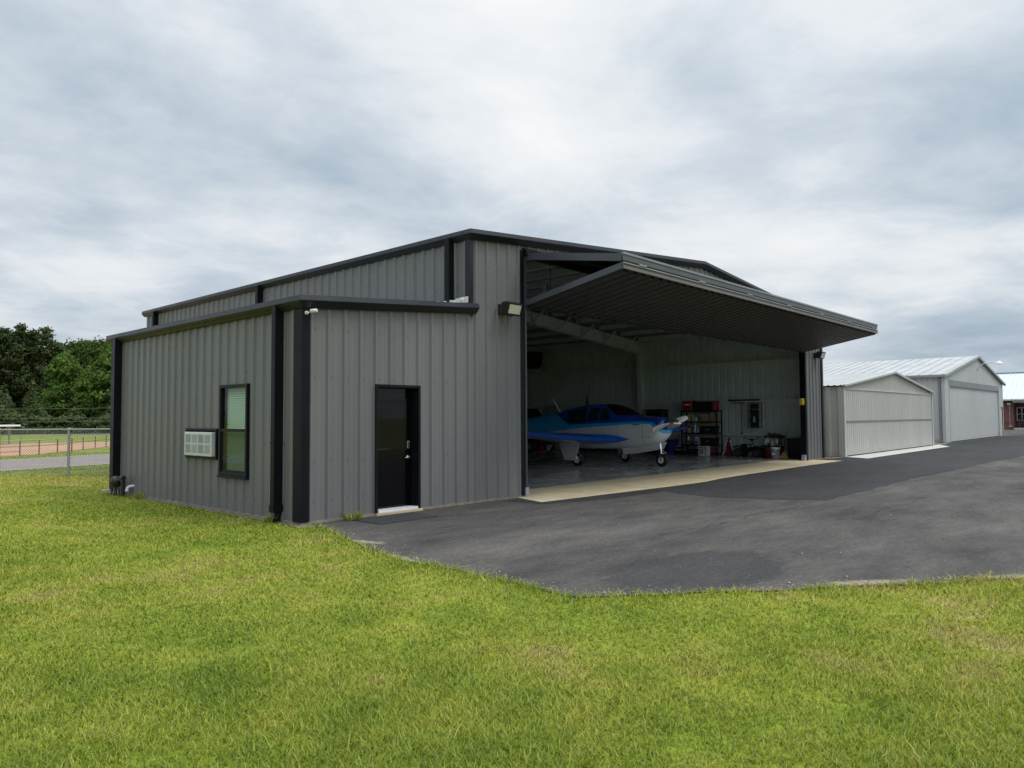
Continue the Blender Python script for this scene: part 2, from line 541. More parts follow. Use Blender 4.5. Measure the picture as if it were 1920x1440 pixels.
def lawn_nodes(t, blades):
    geo = N(t, 'ShaderNodeNewGeometry')

    def noise(scale, det, off):
        mp = N(t, 'ShaderNodeMapping')
        mp.inputs['Location'].default_value = off
        L(t, geo, 'Position', mp, 0)
        n = N(t, 'ShaderNodeTexNoise', Scale=scale, Detail=det, Roughness=0.6)
        L(t, mp, 0, n, 'Vector')
        return n
    n1 = noise(0.34, 5, (3, 1, 0))
    n2 = noise(1.7, 5, (9, 4, 0))
    s = math_n(t, 'MULTIPLY', n1.outputs[0], 0.55)
    s2 = math_n(t, 'MULTIPLY_ADD', n2.outputs[0], 0.45)
    t.links.new(s.outputs[0], s2.inputs[2])
    sy = N(t, 'ShaderNodeSeparateXYZ')
    L(t, geo, 'Position', sy, 0)
    dry = N(t, 'ShaderNodeMapRange')
    dry.interpolation_type = 'SMOOTHSTEP'
    dry.inputs['From Min'].default_value = 4.0
    dry.inputs['From Max'].default_value = 13.0
    dry.inputs['To Max'].default_value = 0.085
    L(t, sy, 'Y', dry, 'Value')
    far = N(t, 'ShaderNodeMapRange')
    far.inputs['From Min'].default_value = 13.5
    far.inputs['From Max'].default_value = 16.0
    far.inputs['To Max'].default_value = 0.085
    L(t, sy, 'Y', far, 'Value')
    s2 = math_n(t, 'SUBTRACT', math_n(t, 'ADD', s2.outputs[0], dry.outputs[0]).outputs[0], far.outputs[0])
    r = ramp(t, [(0.37, (0.166, 0.224, 0.024)), (0.46, (0.228, 0.282, 0.033)), (0.545, (0.295, 0.318, 0.046)), (0.63, (0.34, 0.305, 0.092))])
    L(t, s2, 0, r, 0)
    return geo, r


def grass_mat():
    m = bpy.data.materials.new('grass_blades')
    m.use_nodes = True
    t = m.node_tree
    t.nodes.clear()
    geo, r = lawn_nodes(t, True)
    rr = ramp(t, [(0.0, (0.46, 0.56, 0.48)), (0.40, (0.95, 0.97, 0.95)), (0.80, (1.35, 1.28, 1.1)), (0.92, (1.5, 1.35, 1.4)), (0.95, (1.7, 1.35, 2.2)), (1.0, (1.8, 1.4, 2.6))])
    L(t, geo, 'Random Per Island', rr, 0)
    mu = N(t, 'ShaderNodeMixRGB', blend_type='MULTIPLY')
    mu.inputs[0].default_value = 1
    L(t, r, 0, mu, 1)
    L(t, rr, 0, mu, 2)
    d = N(t, 'ShaderNodeBsdfDiffuse')
    L(t, mu, 0, d, 0)
    tl = N(t, 'ShaderNodeBsdfTranslucent')
    L(t, mu, 0, tl, 0)
    gl_ = N(t, 'ShaderNodeBsdfGlossy')
    gl_.inputs['Roughness'].default_value = 0.45
    gl_.inputs['Color'].default_value = (0.6, 0.62, 0.55, 1)
    ms = N(t, 'ShaderNodeMixShader')
    ms.inputs[0].default_value = 0.35
    L(t, d, 0, ms, 1)
    L(t, tl, 0, ms, 2)
    m2 = N(t, 'ShaderNodeMixShader')
    m2.inputs[0].default_value = 0.025
    L(t, ms, 0, m2, 1)
    L(t, gl_, 0, m2, 2)
    o = N(t, 'ShaderNodeOutputMaterial')
    L(t, m2, 0, o, 0)
    return m


def ground_mat():
    m = bpy.data.materials.new('lawn_ground')
    m.use_nodes = True
    t = m.node_tree
    b = t.nodes['Principled BSDF']
    b.inputs['Roughness'].default_value = 0.95
    b.inputs['Specular IOR Level'].default_value = 0.1
    geo, r = lawn_nodes(t, False)
    fn = N(t, 'ShaderNodeTexNoise', Scale=26.0, Detail=5.0, Roughness=0.7)
    L(t, geo, 'Position', fn, 'Vector')
    fr = ramp(t, [(0.3, (0.45, 0.45, 0.4)), (0.7, (1.0, 0.95, 0.85))])
    L(t, fn, 'Fac', fr, 0)
    mu = N(t, 'ShaderNodeMixRGB', blend_type='MULTIPLY')
    mu.inputs[0].default_value = 1
    L(t, r, 0, mu, 1)
    L(t, fr, 0, mu, 2)
    L(t, mu, 0, b, 'Base Color')
    return m


def leaf_mat(name, c_dark, c_mid, c_light, transl=0.3):
    m = bpy.data.materials.new(name)
    m.use_nodes = True
    t = m.node_tree
    t.nodes.clear()
    geo = N(t, 'ShaderNodeNewGeometry')
    oi = N(t, 'ShaderNodeObjectInfo')
    nz = N(t, 'ShaderNodeTexNoise', Scale=0.5, Detail=4.0)
    L(t, geo, 'Position', nz, 'Vector')
    a = math_n(t, 'MULTIPLY', geo.outputs['Random Per Island'], 0.45)
    a2 = math_n(t, 'MULTIPLY_ADD', nz.outputs[0], 0.75)
    t.links.new(a.outputs[0], a2.inputs[2])
    a3 = math_n(t, 'MULTIPLY_ADD', oi.outputs['Random'], 0.16)
    t.links.new(a2.outputs[0], a3.inputs[2])
    r = ramp(t, [(0.35, c_dark), (0.68, c_mid), (1.0, c_light)])
    L(t, a3, 0, r, 0)
    d = N(t, 'ShaderNodeBsdfDiffuse')
    L(t, r, 0, d, 0)
    tl = N(t, 'ShaderNodeBsdfTranslucent')
    L(t, r, 0, tl, 0)
    ms = N(t, 'ShaderNodeMixShader')
    ms.inputs[0].default_value = transl
    L(t, d, 0, ms, 1)
    L(t, tl, 0, ms, 2)
    o = N(t, 'ShaderNodeOutputMaterial')
    L(t, ms, 0, o, 0)
    return m


MT['leaf'] = leaf_mat('leaf_bright', (0.050, 0.090, 0.020), (0.100, 0.165, 0.036), (0.17, 0.24, 0.06))
MT['leaf2'] = leaf_mat('leaf_mid', (0.040, 0.070, 0.018), (0.075, 0.118, 0.030), (0.12, 0.165, 0.045))
MT['pine'] = leaf_mat('pine_needles', (0.036, 0.052, 0.020), (0.070, 0.092, 0.036), (0.12, 0.138, 0.056), 0.2)

# ------------------------------------------------------------------ mesh helpers
BASE = {}


class MB:
    def __init__(s):
        s.v, s.f, s.mi, s.m = [], [], [], 0

    def add(s, vs, fs):
        o = len(s.v)
        s.v.extend([tuple(p) for p in vs])
        for f in fs:
            s.f.append(tuple(i + o for i in f))
            s.mi.append(s.m)
        return s

    def quad(s, a, b, c, d):
        return s.add([a, b, c, d], [(0, 1, 2, 3)])

    def box(s, x0, y0, z0, x1, y1, z1):
        if x0 > x1: x0, x1 = x1, x0
        if y0 > y1: y0, y1 = y1, y0
        if z0 > z1: z0, z1 = z1, z0
        return s.add([(x0, y0, z0), (x1, y0, z0), (x1, y1, z0), (x0, y1, z0), (x0, y0, z1), (x1, y0, z1), (x1, y1, z1), (x0, y1, z1)],
                     [(0, 3, 2, 1), (4, 5, 6, 7), (0, 1, 5, 4), (1, 2, 6, 5), (2, 3, 7, 6), (3, 0, 4, 7)])

    def cbox(s, x0, y0, z0, x1, y1, z1, c=0.01):
        """box with chamfered edges along all vertical and top/bottom outlines"""
        if x0 > x1: x0, x1 = x1, x0
        if y0 > y1: y0, y1 = y1, y0
        if z0 > z1: z0, z1 = z1, z0
        def ring(z, d):
            return [(x0 + d + c, y0 + d, z), (x1 - d - c, y0 + d, z), (x1 - d, y0 + d + c, z), (x1 - d, y1 - d - c, z),
                    (x1 - d - c, y1 - d, z), (x0 + d + c, y1 - d, z), (x0 + d, y1 - d - c, z), (x0 + d, y0 + d + c, z)]
        return s.loft([ring(z0, c * .8), ring(z0 + c, 0), ring(z1 - c, 0), ring(z1, c * .8)])

    def loft(s, rings, close=True, caps=True):
        n = len(rings[0])
        vs = [p for r in rings for p in r]
        fs = []
        for i in range(len(rings) - 1):
            for j in range(n if close else n - 1):
                k = (j + 1) % n
                fs.append((i * n + j, i * n + k, (i + 1) * n + k, (i + 1) * n + j))
        if caps and close:
            fs.append(tuple(reversed(range(n))))
            fs.append(tuple((len(rings) - 1) * n + j for j in range(n)))
        return s.add(vs, fs)

    def prism(s, poly, d):
        """extrude a 3D polygon by vector d"""
        return s.loft([[tuple(p) for p in poly], [(p[0] + d[0], p[1] + d[1], p[2] + d[2]) for p in poly]])

    def tube(s, pts, r, n=8, caps=True):
        pts = [Vector(p) for p in pts]
        rs = r if isinstance(r, (list, tuple)) else [r] * len(pts)
        rings = []
        u = None
        for i, p in enumerate(pts):
            t = (pts[min(i + 1, len(pts) - 1)] - pts[max(i - 1, 0)]).normalized()
            if u is None:
                u = t.orthogonal().normalized()
            else:
                u = (u - t * u.dot(t)).normalized()
            w = t.cross(u)
            rings.append([tuple(p + (u * math.cos(2 * PI * k / n) + w * math.sin(2 * PI * k / n)) * rs[i]) for k in range(n)])
        return s.loft(rings, True, caps)

    def beam(s, a, b, w, h, up=(0, 0, 1)):
        """rectangular bar from a to b, w across, h along 'up'"""
        a, b = Vector(a), Vector(b)
        t = (b - a).normalized()
        sd = t.cross(Vector(up)).normalized()
        u = sd.cross(t)
        r = lambda p: [tuple(p + sd * x * w / 2 + u * y * h / 2) for x, y in ((-1, -1), (1, -1), (1, 1), (-1, 1))]
        return s.loft([r(a), r(b)])

    def lathe(s, prof, c, axis=(0, 0, 1), n=20, caps=True):
        ax = Vector(axis).normalized()
        u = ax.orthogonal().normalized()
        w = ax.cross(u)
        c = Vector(c)
        rings = [[tuple(c + ax * h + (u * math.cos(2 * PI * k / n) + w * math.sin(2 * PI * k / n)) * max(r, 1e-4)) for k in range(n)] for r, h in prof]
        return s.loft(rings, True, caps)

    def ell(s, c, r, n=14, m=8):
        rings = []
        for i in range(1, m):
            a = -PI / 2 + PI * i / m
            rings.append([(c[0] + r[0] * math.cos(a) * math.cos(2 * PI * k / n), c[1] + r[1] * math.cos(a) * math.sin(2 * PI * k / n), c[2] + r[2] * math.sin(a)) for k in range(n)])
        return s.loft(rings)

    def poly(s, pts):
        return s.add(pts, [tuple(range(len(pts)))])

    def ribbed(s, O, U, V, Nn, Ln, v0, v1, pitch=0.305, h=0.032, wb=0.046, wt=0.020, opens=(), minor=True, screws=(), off=0.15):
        """ribbed sheet metal: O origin, U along, V up, Nn outward; v0(u), v1(u) its lower and upper edge"""
        O, U, V, Nn = Vector(O), Vector(U), Vector(V), Vector(Nn)
        f0 = v0 if callable(v0) else (lambda u: v0)
        f1 = v1 if callable(v1) else (lambda u: v1)
        pr = [(0.0, 0.0)]
        c = off
        while c < Ln + pitch:
            seq = [(c - wb, 0), (c - wt, h), (c + wt, h), (c + wb, 0)]
            if minor:
                for q in (pitch * 0.36, pitch * 0.64):
                    seq += [(c + q - .016, 0), (c + q - .008, .004), (c + q + .008, .004), (c + q + .016, 0)]
            pr += seq
            c += pitch
        ks = sorted(set([0.0, Ln] + [a for a, _ in pr if 0 < a < Ln] + [x for o in opens for x in (o[0], o[1]) if 0 < x < Ln]))
        A = np.array(pr)
        hh = lambda u: float(np.interp(u, A[:, 0], A[:, 1]))
        P = lambda u, v: tuple(O + U * u + V * v + Nn * hh(u))
        for a, b in zip(ks[:-1], ks[1:]):
            if b - a < 1e-6:
                continue
            mid = (a + b) / 2
            segs = [(None, None)]
            cuts = sorted([(o[2], o[3]) for o in opens if o[0] <= mid <= o[1]])
            lo = None
            spans = []
            for (za, zb) in cuts:
                spans.append((lo, za))
                lo = zb
            spans.append((lo, None))
            for (x, y) in spans:
                va0, vb0 = (f0(a), f0(b)) if x is None else (x, x)
                va1, vb1 = (f1(a), f1(b)) if y is None else (y, y)
                if va1 - va0 < 1e-4 and vb1 - vb0 < 1e-4:
                    continue
                s.quad(P(a, va0), P(b, vb0), P(b, vb1), P(a, va1))
        om = s.m
        s.m = 1
        for z in screws:
            c = off
            while c < Ln - .05:
                u = c + wb + .02
                if u < Ln and f0(u) < z < f1(u) and not any(o[0] - .03 < u < o[1] + .03 and o[2] - .03 < z < o[3] + .03 for o in opens):
                    p = O + U * u + V * z
                    e = .006
                    q = [p + U * x * e + V * y * e + Nn * .001 for x, y in ((-1, -1), (1, -1), (1, 1), (-1, 1))]
                    s.loft([[tuple(a) for a in q], [tuple(a + Nn * .007) for a in q]])
                c += pitch
        s.m = om
        return s


def mesh_from(name, mb, base, mats, smooth):
    me = bpy.data.meshes.new(name)
    b = Vector(base)
    me.from_pydata([(p[0] - b.x, p[1] - b.y, p[2] - b.z) for p in mb.v], [], mb.f)
    for m in (mats if isinstance(mats, (list, tuple)) else [mats]):
        me.materials.append(MT[m] if isinstance(m, str) else m)
    if max(mb.mi, default=0) > 0:
        me.polygons.foreach_set('material_index', mb.mi)
    if smooth:
        me.polygons.foreach_set('use_smooth', [True] * len(me.polygons))
        try:
            me.set_sharp_from_angle(angle=math.radians(smooth if smooth > 1 else 40))
        except Exception:
            pass
    me.update()
    return me


def props(o, label=None, cat=None, group=None, kind=None):
    if label: o['label'] = label
    if cat: o['category'] = cat
    if group: o['group'] = group
    if kind: o['kind'] = kind
    return o


def thing(name, label, cat, loc=(0, 0, 0), group=None, local=False):
    o = bpy.data.objects.new(name, None)
    o.empty_display_size = 0.2
    COL.objects.link(o)
    o.location = loc
    BASE[o.name] = (0, 0, 0) if local else tuple(loc)
    return props(o, label, cat, group)


def part(name, mb, mats, parent, smooth=0, label=None):
    base = BASE[parent.name]
    o = bpy.data.objects.new(name, mesh_from(name, mb, base, mats, smooth))
    COL.objects.link(o)
    o.parent = parent
    BASE[o.name] = base
    if label: o['label'] = label
    return o


def solo(name, mb, mats, label=None, cat=None, group=None, kind=None, smooth=0):
    A = np.array(mb.v)
    base = ((A[:, 0].min() + A[:, 0].max()) / 2, (A[:, 1].min() + A[:, 1].max()) / 2, A[:, 2].min())
    o = bpy.data.objects.new(name, mesh_from(name, mb, base, mats, smooth))
    COL.objects.link(o)
    o.location = base
    BASE[o.name] = base
    return props(o, label, cat, group, kind)


def dup(root, loc, rz=0.0, sc=1.0, label=None):
    r = root.copy()
    COL.objects.link(r)
    r.location = loc
    r.rotation_euler = (0, 0, rz)
    r.scale = (sc, sc, sc) if not isinstance(sc, tuple) else sc
    if label: r['label'] = label
    for ch in list(root.children):
        c = ch.copy()
        COL.objects.link(c)
        c.parent = r
        for g in ch.children:
            d = g.copy()
            COL.objects.link(d)
            d.parent = c
    return r


def npmesh(name, verts, faces, mats):
    """fast mesh from numpy arrays; faces is (M,k)"""
    me = bpy.data.meshes.new(name)
    nv, (nf, k) = len(verts), faces.shape
    me.vertices.add(nv)
    me.vertices.foreach_set('co', np.ascontiguousarray(verts, dtype=np.float32).ravel())
    me.loops.add(nf * k)
    me.loops.foreach_set('vertex_index', np.ascontiguousarray(faces, dtype=np.int32).ravel())
    me.polygons.add(nf)
    me.polygons.foreach_set('loop_start', np.arange(0, nf * k, k, dtype=np.int32))
    try:
        me.polygons.foreach_set('loop_total', np.full(nf, k, dtype=np.int32))
    except Exception:
        pass
    for m in mats:
        me.materials.append(MT[m] if isinstance(m, str) else m)
    me.update(calc_edges=True)
    me.validate()
    return me


def structure(name, mb, mats, smooth=0):
    return solo(name, mb, mats, kind='structure', smooth=smooth)


# ================================================================== THE SETTING
g = MB()
gs_ = 900.0
g.quad((-gs_, -gs_, 0), (gs_, -gs_, 0), (gs_, gs_, 0), (-gs_, gs_, 0))
MT['ground'] = ground_mat()
structure('ground', g, 'ground')

EDGE = [(0.12, -0.07), (0.03, -0.5), (-0.22, -1.36), (-0.42, -2.0), (-0.61, -2.6), (-0.78, -3.4), (-0.70, -4.12), (-0.75, -4.69), (-0.76, -5.29), (-0.83, -5.64), (-0.78, -5.84),
        (-0.54, -6.04), (-0.26, -6.35), (0.15, -6.61), (0.57, -7.03), (1.03, -7.36), (1.4, -7.68), (1.71, -7.93), (2.09, -8.22), (2.37, -8.41), (2.65, -8.66),
        (3.3, -9.2), (4.4, -10.1), (7, -12.5), (12, -16), (30, -22), (140, -34)]
rr = random.Random(3)
ED2 = []
for (a, b) in zip(EDGE[:-1], EDGE[1:]):
    n = max(1, int(math.dist(a, b) / 0.12)) if a[0] < 6 else 1
    for i in range(n):
        t = i / n
        j = 0.022 if a[0] < 6 and len(ED2) > 2 else 0
        ED2.append((a[0] + (b[0] - a[0]) * t + rr.uniform(-j, j), a[1] + (b[1] - a[1]) * t + rr.uniform(-j, j)))
ASPH = ED2 + [(140, -34), (140, 40), (21.72, 40), (21.72, 0.25), (5.0, 0.25), (5.0, -0.045), (0.14, -0.045)]
a_ = MB()
a_.poly([(x, y, 0.012) for x, y in ASPH])
structure('asphalt', a_, 'asphalt')
f_ = MB()
FR = [(4.2, -0.25), (4.35, -1.15), (5.9, -1.6), (7.8, -1.62), (7.5, -2.2), (7.33, -2.88), (7.65, -4.0), (8.22, -4.80), (10.5, -4.86), (13.8, -4.77), (18.8, -4.93), (28.0, -5.23), (60, -6.2), (110, -7.2), (110, -0.6), (58.4, -0.3), (40, -0.3), (23, -0.35), (21.7, -0.2)]
FRS = []
for i, a in enumerate(FR):
    b = FR[(i + 1) % len(FR)]
    n = 10 if (a[0] < 30 and a[1] < -0.3) else 1
    for k in range(n):
        t = k / n
        j = .05 if n > 1 else 0
        FRS.append((a[0] + (b[0] - a[0]) * t + rr.uniform(-j, j), a[1] + (b[1] - a[1]) * t + rr.uniform(-j, j)))
f_.poly([(x, y, 0.016) for x, y in FRS])
structure('fresh_asphalt', f_, 'asphalt2')

for pts in ([(8.4, -4.85), (10.5, -4.45), (13.0, -3.9), (16.5, -3.35), (21, -3.0)], [(6.5, -6.1), (7.6, -6.0), (8.6, -6.12), (10.3, -6.0)], [(2.6, -4.6), (4.0, -4.75), (5.4, -4.7), (7.2, -4.85)]):
    ck = MB()
    P2 = []
    for a, b in zip(pts[:-1], pts[1:]):
        for k in range(8):
            t = k / 8
            P2.append((a[0] + (b[0] - a[0]) * t, a[1] + (b[1] - a[1]) * t + rr.uniform(-.05, .05), rr.uniform(.003, .009)))
    ck.loft([[(x, y - w, .0205), (x, y + w, .0205)] for x, y, w in P2], close=False)
    structure('asphalt_crack', ck, 'rubber')
# concrete apron and slab lip in front of the big hangar
ap = MB()
ap.poly([(x, y, 0.020) for x, y in [(4.78, -0.06), (4.50, -0.93), (7.0, -1.10), (9.0, -1.22), (10.3, -1.25), (11.2, -1.12), (13, -1.04), (16, -1.0), (19.2, -0.98), (20.7, -1.0), (20.62, -0.06)]])
structure('concrete_apron', ap, 'concrete')
lip = MB()
lip.box(5.02, -0.055, -0.05, 20.55, 0.86, 0.026)
structure('slab_edge', lip, 'concrete')
fl = MB()
fl.quad((3.6, 0.86, 0.030), (21.6, 0.86, 0.030), (21.6, 15.2, 0.030), (3.6, 15.2, 0.030))
structure('floor', fl, 'floor')
sj = MB()
for x in (8.1, 11.1, 14.1, 17.1):
    sj.box(x - .006, -0.98, .0205, x + .006, -0.06, .0225)
structure('pavement_joint', sj, 'found')

# pale sheds' concrete ramp
rp = MB()
rp.poly([(x, y, 0.022) for x, y in [(23.15, -0.27), (22.6, -1.25), (35.4, -1.22), (37.6, -0.27)]])
structure('concrete_ramp', rp, 'concrete2')
gv = MB()
gv.poly([(x, y, 0.018) for x, y in [(21.66, 0.05), (21.9, -0.25), (22.9, -0.35), (23.2, -0.2), (23.2, 2.5), (21.66, 2.5)]])
gv.poly([(x, y, 0.018) for x, y in [(36.6, -0.2), (38.6, -0.42), (40.4, -0.1), (40.4, 2.5), (36.6, 2.5)]])
structure('gravel', gv, 'gravel')
# dirt strip along the annex base and sand washed over the asphalt edge
ds = MB()
ds.poly([(x, y, 0.010) for x, y in [(-0.16, -0.03), (-0.20, -0.30), (0.05, -0.42), (0.3, -0.36), (0.55, -0.2), (0.9, -0.12), (1.2, -0.06), (1.2, -0.02), (0.0, -0.02), (-0.05, 0.2), (-0.06, 7.7), (-0.2, 7.7), (-0.14, 4.0), (-0.18, 2.0), (-0.13, .6)]])
structure('dirt', ds, 'gravel')
# far left: lane, ball field
rd = MB()
rd.poly([(x, y, 0.012) for x, y in [(-30, 8.7), (0.16, 17.69), (3.74, 18.76), (12, 21.3), (40, 29.5), (40, 40), (12, 28.8), (6.39, 26.52), (1.72, 24.64), (-30, 11.9)]])
structure('road', rd, 'road')
rs_ = MB()
for A in ([(-30, 8.7), (0.16, 17.69), (3.74, 18.76), (12, 21.3), (40, 29.5)], [(-30, 11.9), (1.72, 24.64), (6.39, 26.52), (12, 28.8), (40, 40)]):
    for k, (a, b) in enumerate(zip(A[:-1], A[1:])):
        w = .16
        rs_.quad((a[0], a[1] - w, .016), (b[0], b[1] - w, .016), (b[0], b[1] + w, .016), (a[0], a[1] + w, .016))
structure('road_verge', rs_, 'sand')
cl = MB()
cl.poly([(x, y, 0.010) for x, y in [(-6, 27.5), (2.2, 28.0), (4.1, 29.2), (6.2, 31.8), (9.4, 36.2), (15, 42.5), (18, 44.5), (12.98, 46.5), (6.9, 48), (-14, 52)]])
structure('clay_field', cl, 'clay')

# ================================================================== THE BIG HANGAR
XL, XR, YB = 3.55, 21.65, 15.2
XRIDGE = 12.6
EAVE, RIDGE = 5.02, 5.79          # top of wall sheet
SL = (RIDGE - EAVE) / (XRIDGE - XL)
rake = lambda x: EAVE + SL * (x - XL) if x <= XRIDGE else RIDGE - SL * (x - XRIDGE)
HG = thing('hangar', 'big charcoal metal hangar with open bifold door and lean-to office annex', 'hangar', (12.6, 0, 0))
FZ = 0.045
scr = (0.35, 1.15, 2.25, 3.2, 3.75, 4.5)
m = MB()
m.ribbed((XL, 0, 0), (1, 0, 0), (0, 0, 1), (0, -1, 0), XR - XL, FZ, lambda u: rake(XL + u), opens=[(5.03 - XL, 20.02 - XL, -1, 5.0)], screws=scr)
part('front_wall', m, ['siding', 'screw'], HG)
m = MB()
m.ribbed((XL, YB, 0), (0, -1, 0), (0, 0, 1), (-1, 0, 0), YB, FZ, EAVE, screws=(4.1, 4.6, 4.9))
part('side_wall', m, ['siding', 'screw'], HG)
m = MB()
m.ribbed((XR, 0, 0), (0, 1, 0), (0, 0, 1), (1, 0, 0), YB, FZ, EAVE)
part('side_wall', m, ['siding', 'screw'], HG)
m = MB()
m.ribbed((XR, YB, 0), (-1, 0, 0), (0, 0, 1), (0, 1, 0), XR - XL, FZ, lambda u: rake(XR - u))
part('rear_wall', m, ['siding', 'screw'], HG)
# annex
AE = 3.30
arake = lambda x: AE + 0.075 * x
AB = 7.72
m = MB()
m.ribbed((0, 0, 0), (1, 0, 0), (0, 0, 1), (0, -1, 0), XL, FZ, lambda u: arake(u), opens=[(1.36, 2.27, -1, 2.15)], screws=(0.35, 0.95, 2.25, 3.0))
part('annex_wall', m, ['siding', 'screw'], HG)
m = MB()
m.ribbed((0, AB, 0), (0, -1, 0), (0, 0, 1), (-1, 0, 0), AB, FZ, AE, opens=[(AB - 2.56, AB - 1.62, 0.66, 2.18), (AB - 3.86, AB - 2.70, 0.93, 1.40)], screws=(0.3, 1.2, 2.4, 3.0))
part('annex_wall', m, ['siding', 'screw'], HG)
m = MB()
m.ribbed((XL, AB, 0), (-1, 0, 0), (0, 0, 1), (0, 1, 0), XL, FZ, lambda u: arake(XL - u))
part('annex_wall', m, ['siding', 'screw'], HG)
# slab edge under the walls
m = MB()
m.box(-0.03, -0.035, 0, 5.02, 0.12, 0.045)
m.box(-0.03, 0.12, 0, 0.12, AB + .02, 0.045)
part('foundation', m, 'found', HG)
m = MB()
m.box(20.03, -0.035, 0, XR + .03, 0.12, 0.045)
m.box(XR - .1, 0.12, 0, XR + .03, YB, 0.045)
part('foundation', m, 'found', HG)
# black sheets stand in for the unlit room behind the annex openings
m = MB()
m.quad((0.45, .3, .05), (0.45, 7, .05), (0.45, 7, 3.2), (0.45, .3, 3.2))
m.quad((.45, .6, .05), (3.5, .6, .05), (3.5, .6, 3.2), (.45, .6, 3.2))
part('annex_dark_sheet', m, 'black', HG)

# roofs
m = MB()
for (a, b, za, zb) in ((XL - .12, XRIDGE, rake(XL) + .0, RIDGE + .03), (XRIDGE, XR + .12, RIDGE + .03, rake(XR) + .0)):
    d = Vector((b - a, 0, zb - za))
    U = d.normalized()
    nrm = Vector((-U.z, 0, U.x))
    m.ribbed((a, -0.08, za + .05), (0, 1, 0), tuple(U), tuple(nrm), YB + .16, 0, d.length, minor=False)
m.box(XRIDGE - .2, -.08, RIDGE + .085, XRIDGE + .2, YB + .08, RIDGE + .125)
part('roof', m, 'roof', HG)
m = MB()
d = Vector((XL + .12, 0, .28))
U = d.normalized()
m.ribbed((-0.12, -0.06, AE + .035), (0, 1, 0), tuple(U), (-U.z, 0, U.x), AB + .1, 0, d.length, minor=False)
part('annex_roof', m, 'roof', HG)


EP = [(-.04, 0), (.102, 0), (.126, -.078), (.128, -.088), (.045, -.185), (-.02, -.185)]     # eave profile: outward, up
def eave_run(mb, fn_a, fn_b):
    mb.loft([[fn_a(o, z) for o, z in EP], [fn_b(o, z) for o, z in EP]])


ZE, ZR = 5.155, 5.155 + SL * (XRIDGE - XL)
m = MB()
eave_run(m, lambda o, z: (XL - max(o, 0) , -.03 - o, ZE + z - SL * max(o, 0)), lambda o, z: (XRIDGE, -.03 - o, ZR + z))
eave_run(m, lambda o, z: (XRIDGE, -.03 - o, ZR + z), lambda o, z: (XR + max(o, 0), -.03 - o, ZE + z - SL * max(o, 0)))
part('rake_trim', m, 'gutter', HG)
m = MB()
eave_run(m, lambda o, z: (-.02 - max(o, 0), -.03 - o, 3.475 + z), lambda o, z: (3.655, -.03 - o, 3.752 + z))
part('rake_trim', m, 'gutter', HG)
m = MB()
for x in np.arange(XL + .3, XR, .305):
    pass
for (x0, z0, x1, z1) in ((XL, 5.0, 12.6, 5.0 + SL * 9.05), (12.6, 5.0 + SL * 9.05, XR, 5.0), (0.12, 3.315, XL, 3.578)):
    m.beam((x0, -.045, z0 - .012), (x1, -.045, z1 - .012), .025, .022)
part('closure_trim', m, 'gutter', HG)


def gutter(mb, x, y0, y1, z, sgn=-1, w=.14, h=.175):
    mb.loft([[(x + sgn * o, y, z + zz) for o, zz in ((0, -.01), (w - .03, 0), (w, -.03), (w - .01, -.06), (w - .06, -h), (0, -h))] for y in (y0, y1)])


for (xx, sg_, za, ya, yb) in ((XL, -1, ZE, -.03, YB + .1), (XR, 1, ZE, -.03, YB + .1), (-.02, -1, 3.475, -.03, AB + .12)):
    m = MB()
    m.loft([[(xx + sg_ * o, ya - max(o, 0), za + z - (SL * max(o, 0) if za > 4 else 0)) for o, z in EP], [(xx + sg_ * o, yb, za + z - (SL * max(o, 0) if za > 4 else 0)) for o, z in EP]])
    if za < 4:
        m.box(-.06, AB + .02, 3.31, XL, AB + .10, 3.44)
    part('gutter', m, 'gutter', HG)

# corner trims
m = MB()
m.box(-.042, -.044, FZ, .10, .001, AE + .02)
m.box(-.044, .0012, FZ, 0.001, .18, AE - .02)
part('corner_trim', m, 'trim', HG)
m = MB()
m.box(-.044, AB - .16, FZ, .001, AB + .04, AE - .02)
m.box(-.042, AB, FZ, .12, AB + .044, AE)
part('corner_trim', m, 'trim', HG)
m = MB()
m.box(XL - .040, -.042, 3.52, XL + .055, .001, EAVE)
m.box(XL - .042, .0012, 3.60, XL + .001, .085, EAVE - .02)
part('corner_trim', m, 'gutter', HG)
m = MB()
m.box(XR - .1, -.046, FZ, XR + .044, .001, EAVE)
m.box(XR + .001, .0012, FZ, XR + .046, .12, EAVE - .02)
part('corner_trim', m, 'trim', HG)
# opening jambs
for x0, x1 in ((4.94, 5.04), (20.01, 20.11)):
    m = MB()
    m.box(x0, -.05, FZ, x1, .18, 5.0)
    part('door_jamb', m, 'trim', HG)
m = MB()
m.box(5.04, -.045, 4.98, 20.01, .16, 5.06)
part('header', m, 'trim', HG)
for x0, x1 in ((5.045, 5.08), (19.96, 20.005)):
    m = MB()
    m.box(x0, -.075, .03, x1, -.02, 4.9)
    part('guide_rail', m, 'doortube', HG)
# yellow latch boxes on the jambs
m = MB()
m.box(5.045, .01, 2.0, 5.105, .07, 2.02); m.box(5.06, .02, 2.02, 5.10, .065, 2.17); m.box(5.045, .01, 2.17, 5.105, .07, 2.19)
part('door_latch', m, 'yellow', HG)
m = MB()
m.cbox(19.82, .0, 1.97, 19.95, .15, 2.20, .02)
m.box(19.80, .03, 2.02, 19.82, .12, 2.15)
part('door_latch', m, 'yellow', HG)
m = MB()
m.prism([(19.74, -.03, .03), (19.96, -.03, .03), (19.92, -.03, .22), (19.82, -.03, .22)], (0, .12, 0))
part('rail_foot', m, 'greyp', HG)
m = MB()
m.box(5.03, -.08, .03, 5.12, -.01, .20)
part('rail_foot', m, 'greyp', HG)


